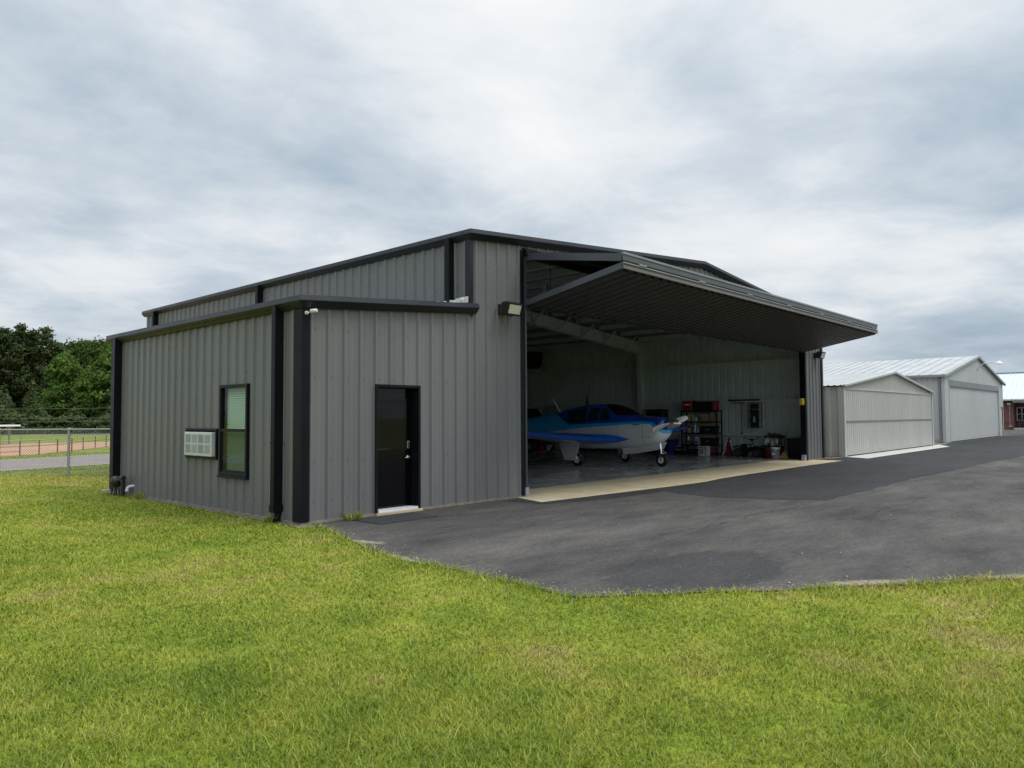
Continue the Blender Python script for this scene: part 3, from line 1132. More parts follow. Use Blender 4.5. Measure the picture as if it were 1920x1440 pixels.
def downspout(x, y0, y1, z0, z1, foot=None):
    m = MB()
    d = .165
    r = lambda z: [(x - d, y0, z), (x - d, y1, z), (x - .012, y1, z), (x - .012, y0, z)]
    m.loft([r(z0), r(z1)])
    for z in (z0 + (z1 - z0) * .33,):
        m.box(x - d - .006, y0 - .006, z, x - .01, y1 + .006, z + .03)
    if foot:
        yc = (y0 + y1) / 2
        m.loft([[(x - d - .01, y0 - .01, z0 + .12), (x - d - .01, y1 + .01, z0 + .12), (x - .005, y1 + .01, z0 + .12), (x - .005, y0 - .01, z0 + .12)],
                [(x - d - .01, y0 - .01, z0 + .01), (x - d - .01, y1 + .01, z0 + .01), (x - .005, y1 + .01, z0 + .01), (x - .005, y0 - .01, z0 + .01)]])
        m.tube([(x - .05, yc, z0 + .03), (x - .06, yc, z0 - .05), (x - .14, yc - .02, z0 - .12)], [.058, .056, .056], 12)
        m.tube([(x - .05, yc, z0 - .012), (x - .05, yc, z0 - .03)], .066, 12)
    return part('downspout', m, 'trim', HG)


downspout(0, .52, .63, .16, 3.36, True)
downspout(0, 7.22, 7.34, .28, 3.36)
downspout(XL, .40, .52, 3.78, 5.03)
downspout(XL, 7.67, 7.79, 3.78, 5.03)
downspout(XL, 14.26, 14.38, .1, 5.03)
# torn white flashing left on the annex roof at the foot of the downspout
m = MB()
fr_ = random.Random(5)
pts = [(XL - .20, .70, 3.765), (XL - .06, -.02, 3.765)]
top = []
for i in range(15):
    y = -.02 + .72 * i / 14
    top.append((XL - .06 - .14 * y / .7, y, 3.875 - .075 * max(0, (y - .05)) / .65 + fr_.uniform(-.014, .014) + (.05 if y > .62 else 0)))
m.poly(pts + top)
m.prism(pts + top, (-.012, 0, 0))
for i in range(9):
    y = fr_.uniform(0, .55)
    m.ell((XL - .085 - .13 * y / .7, y, 3.78 + fr_.uniform(0, .05)), (.02, .035, .022), 7, 5)
part('flashing', m, 'wool', HG)

# entry door
m = MB()
m.box(1.34, -.052, .03, 1.385, .02, 2.17)
m.box(2.255, -.052, .03, 2.30, .02, 2.17)
m.box(1.385, -.052, 2.125, 2.255, .02, 2.17)
m.box(1.355, .02, .03, 1.395, .19, 2.16)
m.box(2.245, .02, .03, 2.285, .19, 2.16)
m.box(1.395, .02, 2.115, 2.245, .19, 2.16)
fr = part('door_frame', m, 'trim', HG)
m = MB()
m.box(1.397, .135, .09, 2.243, .18, 2.112)
dr = part('door', m, 'blackgloss', HG)
m = MB()
for (a, b, c, d) in ((1.50, 1.05, 2.14, 1.09), (1.50, 1.90, 2.14, 1.94), (1.50, 1.09, 1.54, 1.90), (2.10, 1.09, 2.14, 1.90)):
    m.cbox(a, .118, b, c, .1345, d, .004)
part('window_frame', m, 'blackgloss', dr)
m = MB()
m.box(1.541, .127, 1.091, 2.099, .1345, 1.899)
part('pane', m, 'smoke', dr)
m = MB()
m.lathe([(.001, 0), (.033, 0), (.035, .012), (.012, .02), (.012, .05), (.02, .055)], (2.165, .134, .93), (0, -1, 0), 16)
m.tube([(2.165, .08, .93), (2.13, .078, .93), (2.065, .085, .925)], [.011, .012, .009], 8)
part('handle', m, 'chrome', dr, 40)
m = MB()
m.cbox(2.135, .108, 1.08, 2.195, .1345, 1.21, .008)
m.m = 1
for i in range(3):
    for j in range(4):
        m.box(2.146 + i * .0145, .104, 1.095 + j * .026, 2.155 + i * .0145, .1085, 1.112 + j * .026)
part('keypad', m, ['galv', 'black'], dr)
m = MB()
m.box(1.397, -.05, .05, 2.243, .13, .088)
m.box(1.41, -.06, .05, 2.23, -.05, .066)
part('threshold', m, 'alu', HG)
m = MB()
m.box(1.33, -.10, 0, 2.31, -.036, .047)
part('door_sill', m, 'concrete', HG)

# sash window
WN = MB()
y0, y1, z0, z1 = 1.60, 2.585, .635, 2.20
for (a, b, c, d) in ((y0, z0, y1, z0 + .055), (y0, z1 - .055, y1, z1), (y0, z0 + .055, y0 + .055, z1 - .055), (y1 - .055, z0 + .055, y1, z1 - .055)):
    WN.cbox(-.055, a, b, .03, c, d, .006)
WN.cbox(-.075, y0 - .02, z0 - .03, .0, y1 + .02, z0 - .001, .006)
WN.box(-.048, y0 + .055, 1.395, .0, y1 - .055, 1.44)
wf = part('window', WN, 'trim', HG)
m = MB()
for (a, b, c, d) in ((y0 + .056, z0 + .056, y1 - .056, z0 + .10), (y0 + .056, z0 + .10, y0 + .09, 1.394), (y1 - .09, z0 + .10, y1 - .056, 1.394)):
    m.box(-.036, a, b, .0, c, d)
part('sash', m, 'trim', wf)
m = MB()
m.quad((-.012, y0 + .05, z1 - .05), (-.012, y1 - .05, z1 - .05), (-.012, y1 - .05, 1.441), (-.012, y0 + .05, 1.441))
part('pane', m, 'pane', wf)
m = MB()
m.quad((-.026, y0 + .085, 1.396), (-.026, y1 - .085, 1.396), (-.026, y1 - .085, z0 + .095), (-.026, y0 + .085, z0 + .095))
part('pane', m, 'screenpane', wf)
m = MB()
z = z0 + .05
while z < z1 - .03:
    a, b = y0 + .03, y1 - .03 - .10
    m.quad((.028, a, z), (.028, b, z), (.060, b, z + .037), (.060, a, z + .037))
    z += .040
m.quad((.075, y0, z0), (.075, y1 - .12, z0), (.075, y1 - .12, z1), (.075, y0, z1))
part('blind', m, 'blind', wf)

# ---- interior of the hangar
m = MB()
m.ribbed((XR - .06, YB - .06, 0), (0, -1, 0), (0, 0, 1), (-1, 0, 0), YB - .1, .03, EAVE - .02, h=-.02, minor=True)
part('inner_lining', m, 'lining', HG)
m = MB()
m.ribbed((XL + .06, .06, 0), (0, 1, 0), (0, 0, 1), (1, 0, 0), YB - .1, .03, EAVE - .02, h=-.02, minor=False)
part('inner_lining', m, 'lining', HG)
m = MB()
m.ribbed((XL + .06, YB - .06, 0), (1, 0, 0), (0, 0, 1), (0, -1, 0), XR - XL - .12, .03, lambda u: rake(XL + .06 + u) - .02, h=-.02, minor=False)
part('inner_lining', m, 'lining', HG)
m = MB()
m.ribbed((5.2, .14, 5.05), (1, 0, 0), (0, 0, 1), (0, 1, 0), 14.7, 0, lambda u: rake(5.2 + u) - 5.07, h=.01, minor=False)
part('inner_lining', m, 'lining', HG)
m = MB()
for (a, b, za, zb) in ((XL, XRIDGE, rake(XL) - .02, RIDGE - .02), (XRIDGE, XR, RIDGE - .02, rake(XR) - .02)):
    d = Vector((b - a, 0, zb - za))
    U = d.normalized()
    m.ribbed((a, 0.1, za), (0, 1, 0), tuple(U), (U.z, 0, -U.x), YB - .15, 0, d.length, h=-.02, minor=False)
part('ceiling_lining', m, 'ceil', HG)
for z in (0.90, 2.20, 3.72):
    m = MB()
    m.box(XR - .26, .3, z - .025, XR - .088, 7.48, z + .025)
    m.box(XR - .26, 7.72, z - .025, XR - .088, YB - .1, z + .025)
    m.box(XR - .26, .3, z - .075, XR - .245, 7.48, z - .025)
    m.box(XR - .26, 7.72, z - .075, XR - .245, YB - .1, z - .025)
    part('girt', m, 'steel', HG)
for z in (2.20, 3.72):
    m = MB()
    m.box(XL + .1, YB - .26, z - .025, XR - .28, YB - .088, z + .025)
    part('girt', m, 'steel', HG)
for x in (XL + .5, XL + 2.0, XL + 3.5, XL + 5.0, XL + 6.5, XL + 8.0, XR - 8.0, XR - 6.5, XR - 5.0, XR - 3.5, XR - 2.0, XR - .6):
    m = MB()
    z = rake(x) - .13
    m.box(x - .03, .2, z - .09, x + .03, 7.5, z + .08)
    m.box(x - .03, 7.7, z - .09, x + .03, YB - .1, z + .08)
    part('purlin', m, 'steel', HG)


def isect(mb, a, b, up, w, d0, d1, tf=.012, tw=.005):
    """tapered I section between a and b: web depth d0 at a, d1 at b measured downward along 'up'"""
    a, b, up = Vector(a), Vector(b), Vector(up)
    t = (b - a).normalized()
    sd = t.cross(up).normalized()
    def ring(p, lo, hi, hw):
        return [tuple(p + up * lo - sd * hw), tuple(p + up * lo + sd * hw), tuple(p + up * hi + sd * hw), tuple(p + up * hi - sd * hw)]
    mb.loft([ring(a, -tf, 0, w / 2), ring(b, -tf, 0, w / 2)])
    mb.loft([ring(a, -d0, -d0 + tf, w / 2), ring(b, -d1, -d1 + tf, w / 2)])
    mb.loft([ring(a, -d0 + tf, -tf, tw), ring(b, -d1 + tf, -tf, tw)])


for (xa, sg) in ((XR - .09, -1), (XL + .09, 1)):
    m = MB()
    isect(m, (xa, 7.6, .03), (xa, 7.6, 4.86), (-sg, 0, 0), .21, .25, .45, .013, .008)
    part('column', m, 'steel', HG)
    m = MB()
    isect(m, (xa + sg * .02, 7.6, 4.80), (XRIDGE, 7.6, 5.55), (0, 0, 1), .2, .52, .42)
    for k in range(1, 6):
        x = xa + sg * k * 1.5
        zz = 4.80 + (x - xa) * sg * (.75 / 9) - .3
        m.box(x - .006, 7.515, zz - .19, x + .006, 7.685, zz + .26)
        m.beam((x, 7.52, zz - .1), (x + sg * .1, 6.9, zz + .3), .05, .05)
    part('rafter', m, 'steel', HG)

# ---- the open bifold door
BD = MB()
DX0, DX1 = 5.06, 20.0
A0, A1 = Vector((0, -.10, 4.955)), Vector((0, -2.42, 4.585))      # upper leaf, top of its edge
B0, B1 = Vector((0, -2.42, 4.30)), Vector((0, -.08, 3.865))      # lower leaf, outer skin
V = (A1 - A0).normalized()
nU = Vector((0, V.z, -V.y))
if nU.z < 0: nU = -nU
VB = (B1 - B0).normalized()
nL = Vector((0, VB.z, -VB.y))
if nL.z > 0: nL = -nL
bd = MB()
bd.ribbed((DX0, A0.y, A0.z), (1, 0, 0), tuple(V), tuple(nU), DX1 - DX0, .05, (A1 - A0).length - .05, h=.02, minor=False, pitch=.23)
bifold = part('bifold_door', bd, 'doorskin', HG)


def leaf_frame(P0, P1, nrm, th, tubes):
    mb = MB()
    t = (P1 - P0).normalized()
    Ln = (P1 - P0).length
    q = lambda x, s_, d: (x, P0.y + t.y * s_ - nrm.y * d, P0.z + t.z * s_ - nrm.z * d)
    def bar(xa, xb, sa, sb, da, db):
        mb.loft([[q(xa, sa, da), q(xa, sb, da), q(xa, sb, db), q(xa, sa, db)], [q(xb, sa, da), q(xb, sb, da), q(xb, sb, db), q(xb, sa, db)]])
    bar(DX0, DX0 + .10, 0, Ln, .003, th)
    bar(DX1 - .10, DX1, 0, Ln, .003, th)
    bar(DX0 + .10, DX1 - .10, 0, .09, .003, th)
    bar(DX0 + .10, DX1 - .10, Ln - .09, Ln, .003, th)
    for k in range(1, tubes):
        x = DX0 + (DX1 - DX0) * k / tubes
        bar(x - .05, x + .05, .09, Ln - .09, .01, th)
    bar(DX0 + .10, DX1 - .10, Ln * .5 - .04, Ln * .5 + .04, .012, th * .8)
    return mb


part('upper_leaf_frame', leaf_frame(A0, A1, nU, .145, 6), 'doortube', bifold)
lf = MB()
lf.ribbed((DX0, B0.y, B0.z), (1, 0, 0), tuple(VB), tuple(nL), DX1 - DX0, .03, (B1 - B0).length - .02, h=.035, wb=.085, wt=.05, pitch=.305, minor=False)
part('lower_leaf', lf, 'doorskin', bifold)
part('lower_leaf_frame', leaf_frame(B0, B1, nL, .12, 6), 'doortube', bifold)
# folded outer edge: strips that catch the light
m = MB()
m.box(DX0, -2.455, 4.565, DX1, -2.42, 4.605)
part('edge_strip', m, 'galv', bifold)
m = MB()
m.box(DX0, -2.44, 4.455, DX1, -2.425, 4.564)
m.box(DX0, -2.44, 4.355, DX1, -2.425, 4.395)
part('edge_channel', m, 'edgegrey', bifold)
m = MB()
m.box(DX0, -2.46, 4.396, DX1, -2.43, 4.420)
for k in range(7):
    x = DX0 + .5 + k * 2.3
    m.tube([(x, -2.45, 4.43), (x + .25, -2.45, 4.43)], .024, 8)
part('hinge', m, 'galv', bifold)
m = MB()
m.box(DX0, -2.455, 4.302, DX1, -2.428, 4.354)
part('weather_strip', m, 'tanstrip', bifold)
m = MB()
n = 66
for k in range(n):
    x0 = DX0 + (DX1 - DX0) * k / n
    w = (DX1 - DX0) / n
    m.loft([[(x0, -.09, 3.87), (x0, -.07, 3.87), (x0, -.07, 3.80 + .02 * (k % 2)), (x0, -.09, 3.80 + .02 * (k % 2))],
            [(x0 + w * .8, -.09, 3.87), (x0 + w * .8, -.07, 3.87), (x0 + w * .8, -.07, 3.80 + .02 * (k % 2)), (x0 + w * .8, -.09, 3.80 + .02 * (k % 2))]])
part('rubber_skirt', m, 'rubber', bifold)
m = MB()
m.cbox(5.07, -.16, 3.90, 5.13, -.02, 4.0, .012)
m.lathe([(.04, 0), (.04, .05)], (5.10, -.03, 3.95), (1, 0, 0), 12)
part('roller', m, 'greyp', bifold)
m = MB()
m.cbox(5.03, -.14, 4.88, 5.10, -.04, 5.02, .012)
part('roller', m, 'trim', bifold)
for x in (5.9, 8.5, 11.5, 14.5, 17.5):
    m = MB()
    m.tube([(x, -.02, 4.97), (x, -.06, 3.98)], .006, 5)
    part('lift_strap', m, 'black', bifold)
m = MB()
m.box(5.38, -.35, 4.05, 5.46, -.25, 4.32)
part('strut', m, 'doortube', bifold)

# ---- things fixed to the hangar's walls
def wall_lamp(x, z, label):
    t = thing('wall_lamp', label, 'wall lamp', (x, 0, z), 'floodlights on the hangar front')
    m = MB()
    m.cbox(x - .15, -.13, z - .11, x + .10, -.034, z + .09, .012)
    for i in range(2):
        m.lathe([(.012, 0), (.012, .01)], (x - .11, -.13, z - .03 + i * .06), (0, -1, 0), 8)
    part('mount_box', m, 'black', t)
    # head: shallow box leaning out and tipped down, lens on its front
    m = MB()
    a, b = Vector((0, -.34, z + .085)), Vector((0, -.27, z - .125))
    prof = [(-.14, z + .105), (a.y, a.z + .02), (a.y, a.z), (b.y, b.z), (b.y + .03, b.z - .012), (-.14, z - .08)]
    m.prism([(x - .15, y, zz) for y, zz in prof], (.40, 0, 0))
    for k in range(7):
        m.box(x - .13 + k * .058, -.28, z + .09, x - .12 + k * .058, -.15, z + .125)
    h = part('head', m, 'black', t)
    m = MB()
    d = (b - a).normalized()
    nn = Vector((0, d.z, -d.y))
    if nn.y > 0: nn = -nn
    q = lambda xx, s_: (xx, a.y + d.y * s_ + nn.y * .004, a.z + d.z * s_ + nn.z * .004)
    ln = (b - a).length
    m.quad(q(x - .11, .025), q(x - .11, ln - .02), q(x + .22, ln - .02), q(x + .22, .025))
    part('lens', m, 'lens', h)
    m = MB()
    m.lathe([(.02, 0), (.03, .02), (.03, .05)], (x + .05, -.22, z - .11), (0, 0, -1), 10)
    part('sensor', m, 'black', h)


wall_lamp(4.42, 3.73, 'black floodlight with pale lens beside the open door corner')
wall_lamp(20.95, 3.78, 'black floodlight under the far right end of the folded door')
t = thing('security_camera', 'small white security camera under the annex roof corner', 'camera', (.02, -.05, 3.28))
m = MB()
m.lathe([(.03, 0), (.03, .02), (.015, .03), (.015, .06)], (.03, -.045, 3.22), (0, -1, 0), 12)
part('bracket', m, 'white', t)
m = MB()
m.lathe([(.018, -.04), (.030, -.035), (.030, .06), (.025, .07)], (.10, -.115, 3.25), (.5, -.8, .05), 14)
part('camera_body', m, 'white', t, 40)

ac = thing('air_conditioner', 'white box air conditioner set through the grey annex wall', 'air conditioner', (0, 2.95, .92))
m = MB()
for (a, b, c, d) in ((2.66, .895, 3.90, .928), (2.66, 1.402, 3.90, 1.44), (2.66, .928, 2.70, 1.402), (3.86, .928, 3.90, 1.402)):
    m.box(-.06, a, b, .0, c, d)
part('wall_frame', m, 'trim', ac)
m = MB()
m.cbox(-.115, 2.735, .945, .25, 3.82, 1.375, .012)
cs_ = part('case', m, 'offwhite', ac)
m = MB()
k = 0
for i in range(4):
    for j in range(2):
        ya, yb = 2.79 + i * .255, 2.79 + i * .255 + .205
        za, zb = 1.005 + j * .178, 1.005 + j * .178 + .150
        m.m = 1 if i % 2 == 1 else 0
        m.quad((-.1165, ya, za), (-.1165, yb, za), (-.1165, yb, zb), (-.1165, ya, zb))
        m.m = 2
        for q in range(9):
            zz = za + .008 + q * .0163
            m.box(-.124, ya, zz, -.117, yb, zz + .005)
part('grille', m, ['vent2', 'vent', 'offwhite'], cs_)

m = MB()
m.tube([(.0, 6.45, .21), (-.09, 6.45, .21), (-.135, 6.45, .185), (-.145, 6.45, .12)], .030, 12)
m.tube([(-.143, 6.45, .15), (-.146, 6.45, .115)], .038, 12)
solo('pipe_elbow', m, 'white', 'white pvc pipe elbow sticking out low on the annex wall', 'pipe', smooth=40)

t = thing('wrapped_valve', 'black wrapped valve on short legs at the annex rear corner', 'valve', (-.22, 6.95, 0))
m = MB()
m.ell((-.22, 6.84, .30), (.12, .145, .125), 14, 9)
part('cover', m, 'black', t, 60)
m = MB()
m.tube([(-.22, 6.80, .30), (-.20, 6.62, .36), (-.20, 6.53, .32), (-.20, 6.52, .0)], .045, 10)
m.tube([(-.20, 6.64, .38), (-.20, 6.48, .39)], .05, 10)
part('pipe', m, 'black', t, 40)
for dx, dy in ((-.06, .1), (.05, .12), (-.05, -.05), (.06, -.03)):
    m = MB()
    m.tube([(-.22 + dx * .6, 6.84 + dy * .6, .24), (-.22 + dx, 6.84 + dy, 0)], .014, 6)
    part('leg', m, 'black', t)
m = MB()
m.box(-.40, 7.06, .10, -.26, 7.11, .13)
part('handle', m, 'white', t)

m = MB()
m.cbox(.78, -.92, .012, 1.95, -.18, .024, .004)
solo('door_mat', m, 'mat', 'black rubber mat on the asphalt before the entry door', 'mat')

# ================================================================== THE AIRPLANE
PX = 14.1
PL = thing('airplane', 'blue and silver low wing propeller airplane parked in the hangar', 'airplane', (PX, 4.5, 0.0))
PLB = 4.5
MT['livery'] = livery()
ST = np.array([
    # y,    w,    zb,   zm,   zt,   nt,  nb
    [2.02, .24, 1.14, 1.34, 1.50, 2.0, 2.0],
    [2.05, .36, 1.04, 1.32, 1.545, 2.1, 2.1],
    [2.12, .45, .92, 1.28, 1.565, 2.2, 2.2],
    [2.27, .50, .78, 1.22, 1.58, 2.3, 2.3],
    [2.65, .545, .66, 1.17, 1.61, 2.4, 2.5],
    [3.00, .56, .61, 1.15, 1.65, 2.4, 2.7],
    [3.12, .565, .605, 1.15, 1.70, 2.3, 2.7],
    [3.30, .57, .59, 1.14, 1.80, 2.1, 2.8],
    [3.45, .575, .58, 1.14, 1.875, 2.05, 2.8],
    [3.70, .58, .565, 1.14, 1.955, 2.05, 2.8],
    [3.95, .58, .555, 1.14, 2.005, 2.1, 2.8],
    [4.30, .58, .54, 1.14, 2.03, 2.2, 2.8],
    [4.85, .58, .53, 1.14, 2.04, 2.2, 2.8],
    [5.15, .575, .54, 1.14, 1.995, 2.2, 2.7],
    [5.60, .555, .57, 1.15, 1.92, 2.2, 2.6],
    [6.10, .51, .62, 1.16, 1.83, 2.2, 2.5],
    [6.70, .44, .71, 1.18, 1.72, 2.2, 2.3],
    [7.30, .37, .81, 1.20, 1.62, 2.2, 2.2],
    [8.00, .29, .92, 1.23, 1.53, 2.1, 2.1],
    [9.00, .17, 1.07, 1.27, 1.45, 2.0, 2.0],
    [9.80, .07, 1.20, 1.30, 1.40, 2.0, 2.0],
    [10.0, .02, 1.27, 1.30, 1.34, 2.0, 2.0]])


def cr_interp(y):
    """Catmull-Rom through the stations"""
    Y = ST[:, 0]
    i = int(np.clip(np.searchsorted(Y, y) - 1, 0, len(Y) - 2))
    t = (y - Y[i]) / (Y[i + 1] - Y[i])
    p1, p2 = ST[i], ST[i + 1]
    def tang(k):
        if k == 0: return (ST[1] - ST[0]) / (Y[1] - Y[0])
        if k == len(Y) - 1: return (ST[-1] - ST[-2]) / (Y[-1] - Y[-2])
        a = (ST[k] - ST[k - 1]) / (Y[k] - Y[k - 1]); b = (ST[k + 1] - ST[k]) / (Y[k + 1] - Y[k])
        return np.where(a * b > 0, 2 * a * b / np.where(a + b == 0, 1, a + b), 0)
    h = Y[i + 1] - Y[i]
    m1, m2 = tang(i) * h, tang(i + 1) * h
    return (2 * t**3 - 3 * t**2 + 1) * p1 + (t**3 - 2 * t**2 + t) * m1 + (-2 * t**3 + 3 * t**2) * p2 + (t**3 - t**2) * m2


def fus_pt(y, th, off=0.0):
    q = cr_interp(y)
    w, zb, zm, zt, ntp, nbt = q[1:]
    c, s_ = math.cos(th), math.sin(th)
    n = ntp if s_ >= 0 else nbt
    h = (zt - zm) if s_ >= 0 else (zm - zb)
    return (PX + (w + off) * math.copysign(abs(c)**(2 / n), c), y, zm + (h + off) * math.copysign(abs(s_)**(2 / n), s_))


def fus_side(y, z, side, off=0.0):
    q = cr_interp(y)
    w, zb, zm, zt, ntp, nbt = q[1:]
    n, h = (ntp, zt - zm) if z >= zm else (nbt, zm - zb)
    r = max(0.0, 1 - min(1, abs(z - zm) / h)**n)
    return (PX + side * (w * r**(1 / n) + off), y, z)


ys = list(ST[:5, 0]) + [2.16, 2.2, 2.35, 2.45] + list(np.arange(2.75, 9.9, .1)) + [9.9, 10.0, 2.03, 2.08]
ys = sorted(set(round(float(y), 3) for y in ys))
m = MB()
NT = 64
m.loft([[fus_pt(y, 2 * PI * k / NT) for k in range(NT)] for y in ys])
part('fuselage', m, 'livery', PL, 60)
# glazing
m = MB()
wy = np.linspace(3.06, 4.24, 20)
zlo = lambda y: float(np.interp(y, [3.0, 3.62, 3.97, 4.15, 4.26], [1.640, 1.650, 1.87, 1.97, 2.025]))
rings = []
for y in wy:
    q = cr_interp(y)
    zl = min(zlo(y), q[4] - .004)
    h = q[4] - q[3]
    r_ = ((zl - q[3]) / h)
    th0 = math.asin(min(1, max(0, r_))**(q[5] / 2))
    rings.append([fus_pt(y, th0 + (PI - 2 * th0) * k / 18, .010) for k in range(19)])
m.loft(rings, close=False)
part('windshield', m, 'smoke', PL, 60)
for side in (-1, 1):
    for corners in ([(3.80, 1.50), (4.22, 1.485), (4.23, 1.88), (4.02, 1.86)], [(4.30, 1.48), (4.70, 1.47), (4.70, 1.90), (4.31, 1.885)], [(4.80, 1.42), (5.50, 1.40), (5.62, 1.74), (4.80, 1.895)]):
        m = MB()
        (a, b, c, d) = [Vector((p[0], p[1], 0)) for p in corners]
        n = 8
        rg = []
        for j in range(n + 1):
            v = j / n
            row = []
            for i in range(n + 1):
                u = i / n
                p = (a * (1 - u) + b * u) * (1 - v) + (d * (1 - u) + c * u) * v
                row.append(fus_side(p.x, p.y, side, .007))
            rg.append(row)
        m.loft(rg, close=False)
        part('side_window', m, 'cabin', PL, 60)
for side in (-1, 1):
    m = MB()
    m.loft([[fus_side(y, z, side, .008) for z in (1.335, 1.365)] for y in np.linspace(2.72, 2.98, 5)], close=False)
    part('air_vent', m, 'black', PL)
    for k in range(4):
        y = 2.40 + k * .10
        m = MB()
        m.loft([[fus_side(yy, z, side, .008) for z in (.93, .99)] for yy in (y, y + .02)], close=False)
        part('louver', m, 'vent', PL)
    m = MB()
    cx_ = PX + side * .19
    m.lathe([(.001, 0), (.10, 0), (.10, .03)], (cx_, 2.045, 1.30), (0, -1, .05), 18)
    part('air_intake', m, 'black', PL, 40)


def airfoil(n=12):
    xs = [(1 - math.cos(PI * i / n)) / 2 for i in range(n + 1)]
    th = lambda x: 5 * (.2969 * math.sqrt(x) - .1260 * x - .3516 * x**2 + .2843 * x**3 - .1036 * x**4)
    up_ = [(x, th(x) * .58 * 2) for x in reversed(xs)]
    lo_ = [(x, -th(x) * .42 * 2) for x in xs[1:-1]]
    return up_ + lo_, n


def wing_mesh(stations):
    af, n = airfoil()
    rings = []
    for (x, le, ch, zmid, t) in stations:
        rings.append([(x, le + a * ch, zmid + b * t) for a, b in af])
    return rings, n


WST = [(13.80, 3.05, 2.9, .885, .06), (13.54, 3.10, 2.85, .885, .12), (13.48, 3.16, 2.78, .88, .235), (13.36, 3.29, 2.64, .875, .325), (13.15, 3.49, 2.42, .873, .36), (12.9, 3.64, 2.25, .88, .33), (12.4, 3.70, 2.13, .91, .30), (11.0, 3.80, 1.82, 1.005, .235),
       (9.6, 3.93, 1.45, 1.135, .165), (9.1, 3.98, 1.30, 1.18, .14), (8.93, 4.06, 1.12, 1.195, .10), (8.86, 4.2, .85, 1.20, .05)]
for side in (-1, 1):
    rings, n = wing_mesh([((x if side < 0 else 2 * PX - x), a, b, c, d) for x, a, b, c, d in WST])
    m = MB()
    m.loft(rings)
    nn = len(rings[0])
    mi = []
    for i in range(len(rings) - 1):
        for j in range(nn):
            mi.append(1 if n + 3 <= j < nn - 1 else 0)
    mi += [0, 0]
    m.mi = mi
    wg = part('wing', m, ['bluepaint', 'silver'], PL, 50)
for side in (-1, 1):
    m = MB()
    af, n = airfoil()
    rg = []
    for (f, le, ch, t) in ((0, 8.55, 1.25, .11), (.5, 8.95, 1.0, .08), (.95, 9.3, .75, .05), (1.0, 9.45, .5, .02)):
        cx_, cz_ = PX + side * (.08 + 1.45 * f), 1.38 + 1.10 * f
        nx, nz = -side * .6, .8
        rg.append([(cx_ + nx * b * t, le + a * ch, cz_ + nz * b * t) for a, b in af])
    m.loft(rg)
    part('tail_fin', m, 'silver', PL, 50)
for yy in (2.62, 3.52, 5.72):
    m = MB()
    m.loft([[fus_pt(y, 2 * PI * k / 48, .0025) for k in range(48)] for y in (yy, yy + .010)], caps=False)
    part('panel_seam', m, 'black', PL)
# propeller
HUB = Vector((PX, 1.92, 1.385))
m = MB()
m.lathe([(.17, .05), (.17, 0), (.165, -.06), (.13, -.18), (.075, -.30), (.02, -.365), (.001, -.37)], HUB, (0, 1, 0), 24)
pr = part('propeller', m, 'chrome', PL, 50)
for sgn in (-1, 1):
    m = MB()
    ang = math.radians(10)
    ax = Vector((math.cos(ang) * sgn, 0, math.sin(ang) * sgn))
    perp = Vector((-math.sin(ang), 0, math.cos(ang)))
    rg = []
    for (r, ch, tw, th_) in ((.10, .10, 60, .07), (.2, .13, 48, .05), (.35, .175, 36, .034), (.6, .185, 25, .022), (.85, .165, 18, .014), (.98, .14, 16, .011), (1.04, .10, 15, .008), (1.07, .03, 15, .005)):
        a = math.radians(tw)
        cd = perp * math.cos(a) * sgn + Vector((0, 1, 0)) * math.sin(a)
        td = perp * (-math.sin(a)) * sgn + Vector((0, 1, 0)) * math.cos(a)
        c0 = HUB + ax * r
        rg.append([tuple(c0 + cd * ch * .5 * math.cos(2 * PI * k / 12) + td * th_ * .5 * math.sin(2 * PI * k / 12)) for k in range(12)])
    m.loft(rg)
    nn = 12
    m.mi = [(1 if i >= 4 and i in (5,) else 0) for i in range(len(rg) - 1) for j in range(nn)] + [0, 0]
    part('blade', m, ['propmetal', 'white'], pr, 50)


def wheel(parent, x, y, r, w):
    m = MB()
    m.lathe([(r * .5, -w * .42), (r * .8, -w * .5), (r * .96, -w * .33), (r, 0), (r * .96, w * .33), (r * .8, w * .5), (r * .5, w * .42)], (x, y, r + .03), (1, 0, 0), 28, caps=False)
    part('tyre', m, 'tyre', parent, 50)
    m = MB()
    m.lathe([(.02, -w * .36), (r * .2, -w * .38), (r * .25, -w * .25), (r * .42, -w * .28), (r * .52, -w * .44), (r * .52, w * .44), (r * .42, w * .28), (r * .25, w * .25), (r * .2, w * .38), (.02, w * .36)], (x, y, r + .03), (1, 0, 0), 22)
    part('rim', m, 'white', parent, 40)


# nose gear
m = MB()
m.tube([(PX, 2.36, .95), (PX, 2.30, .62), (PX, 2.28, .50)], [.045, .045, .040], 12)
m.tube([(PX, 2.28, .50), (PX, 2.26, .40)], .028, 12)
for s_ in (-1, 1):
    m.beam((PX + s_ * .085, 2.25, .23), (PX + s_ * .085, 2.26, .44), .02, .035, (0, 1, 0))
m.beam((PX - .10, 2.26, .435), (PX + .10, 2.26, .435), .05, .03)
ng = part('nose_gear', m, 'chrome', PL, 40)
wheel(ng, PX, 2.25, .205, .14)
m = MB()
m.tube([(PX - .02, 2.25, .55), (PX - .02, 2.08, .47), (PX - .02, 2.22, .40)], .014, 6)
m.tube([(PX, 2.30, .56), (PX, 2.95, .70)], .014, 6)
m.tube([(PX - .1, 2.14, .46), (PX + .12, 2.14, .46)], .012, 6)
part('torque_link', m, 'chrome', ng)
for s_ in (-1, 1):
    m = MB()
    x = PX + s_ * .17
    m.prism([(x, 2.18, .80), (x, 3.45, .62), (x, 3.50, .47), (x, 3.30, .40), (x, 2.28, .58)], (.012 * s_, 0, 0))
    part('gear_door', m, 'silver', PL)
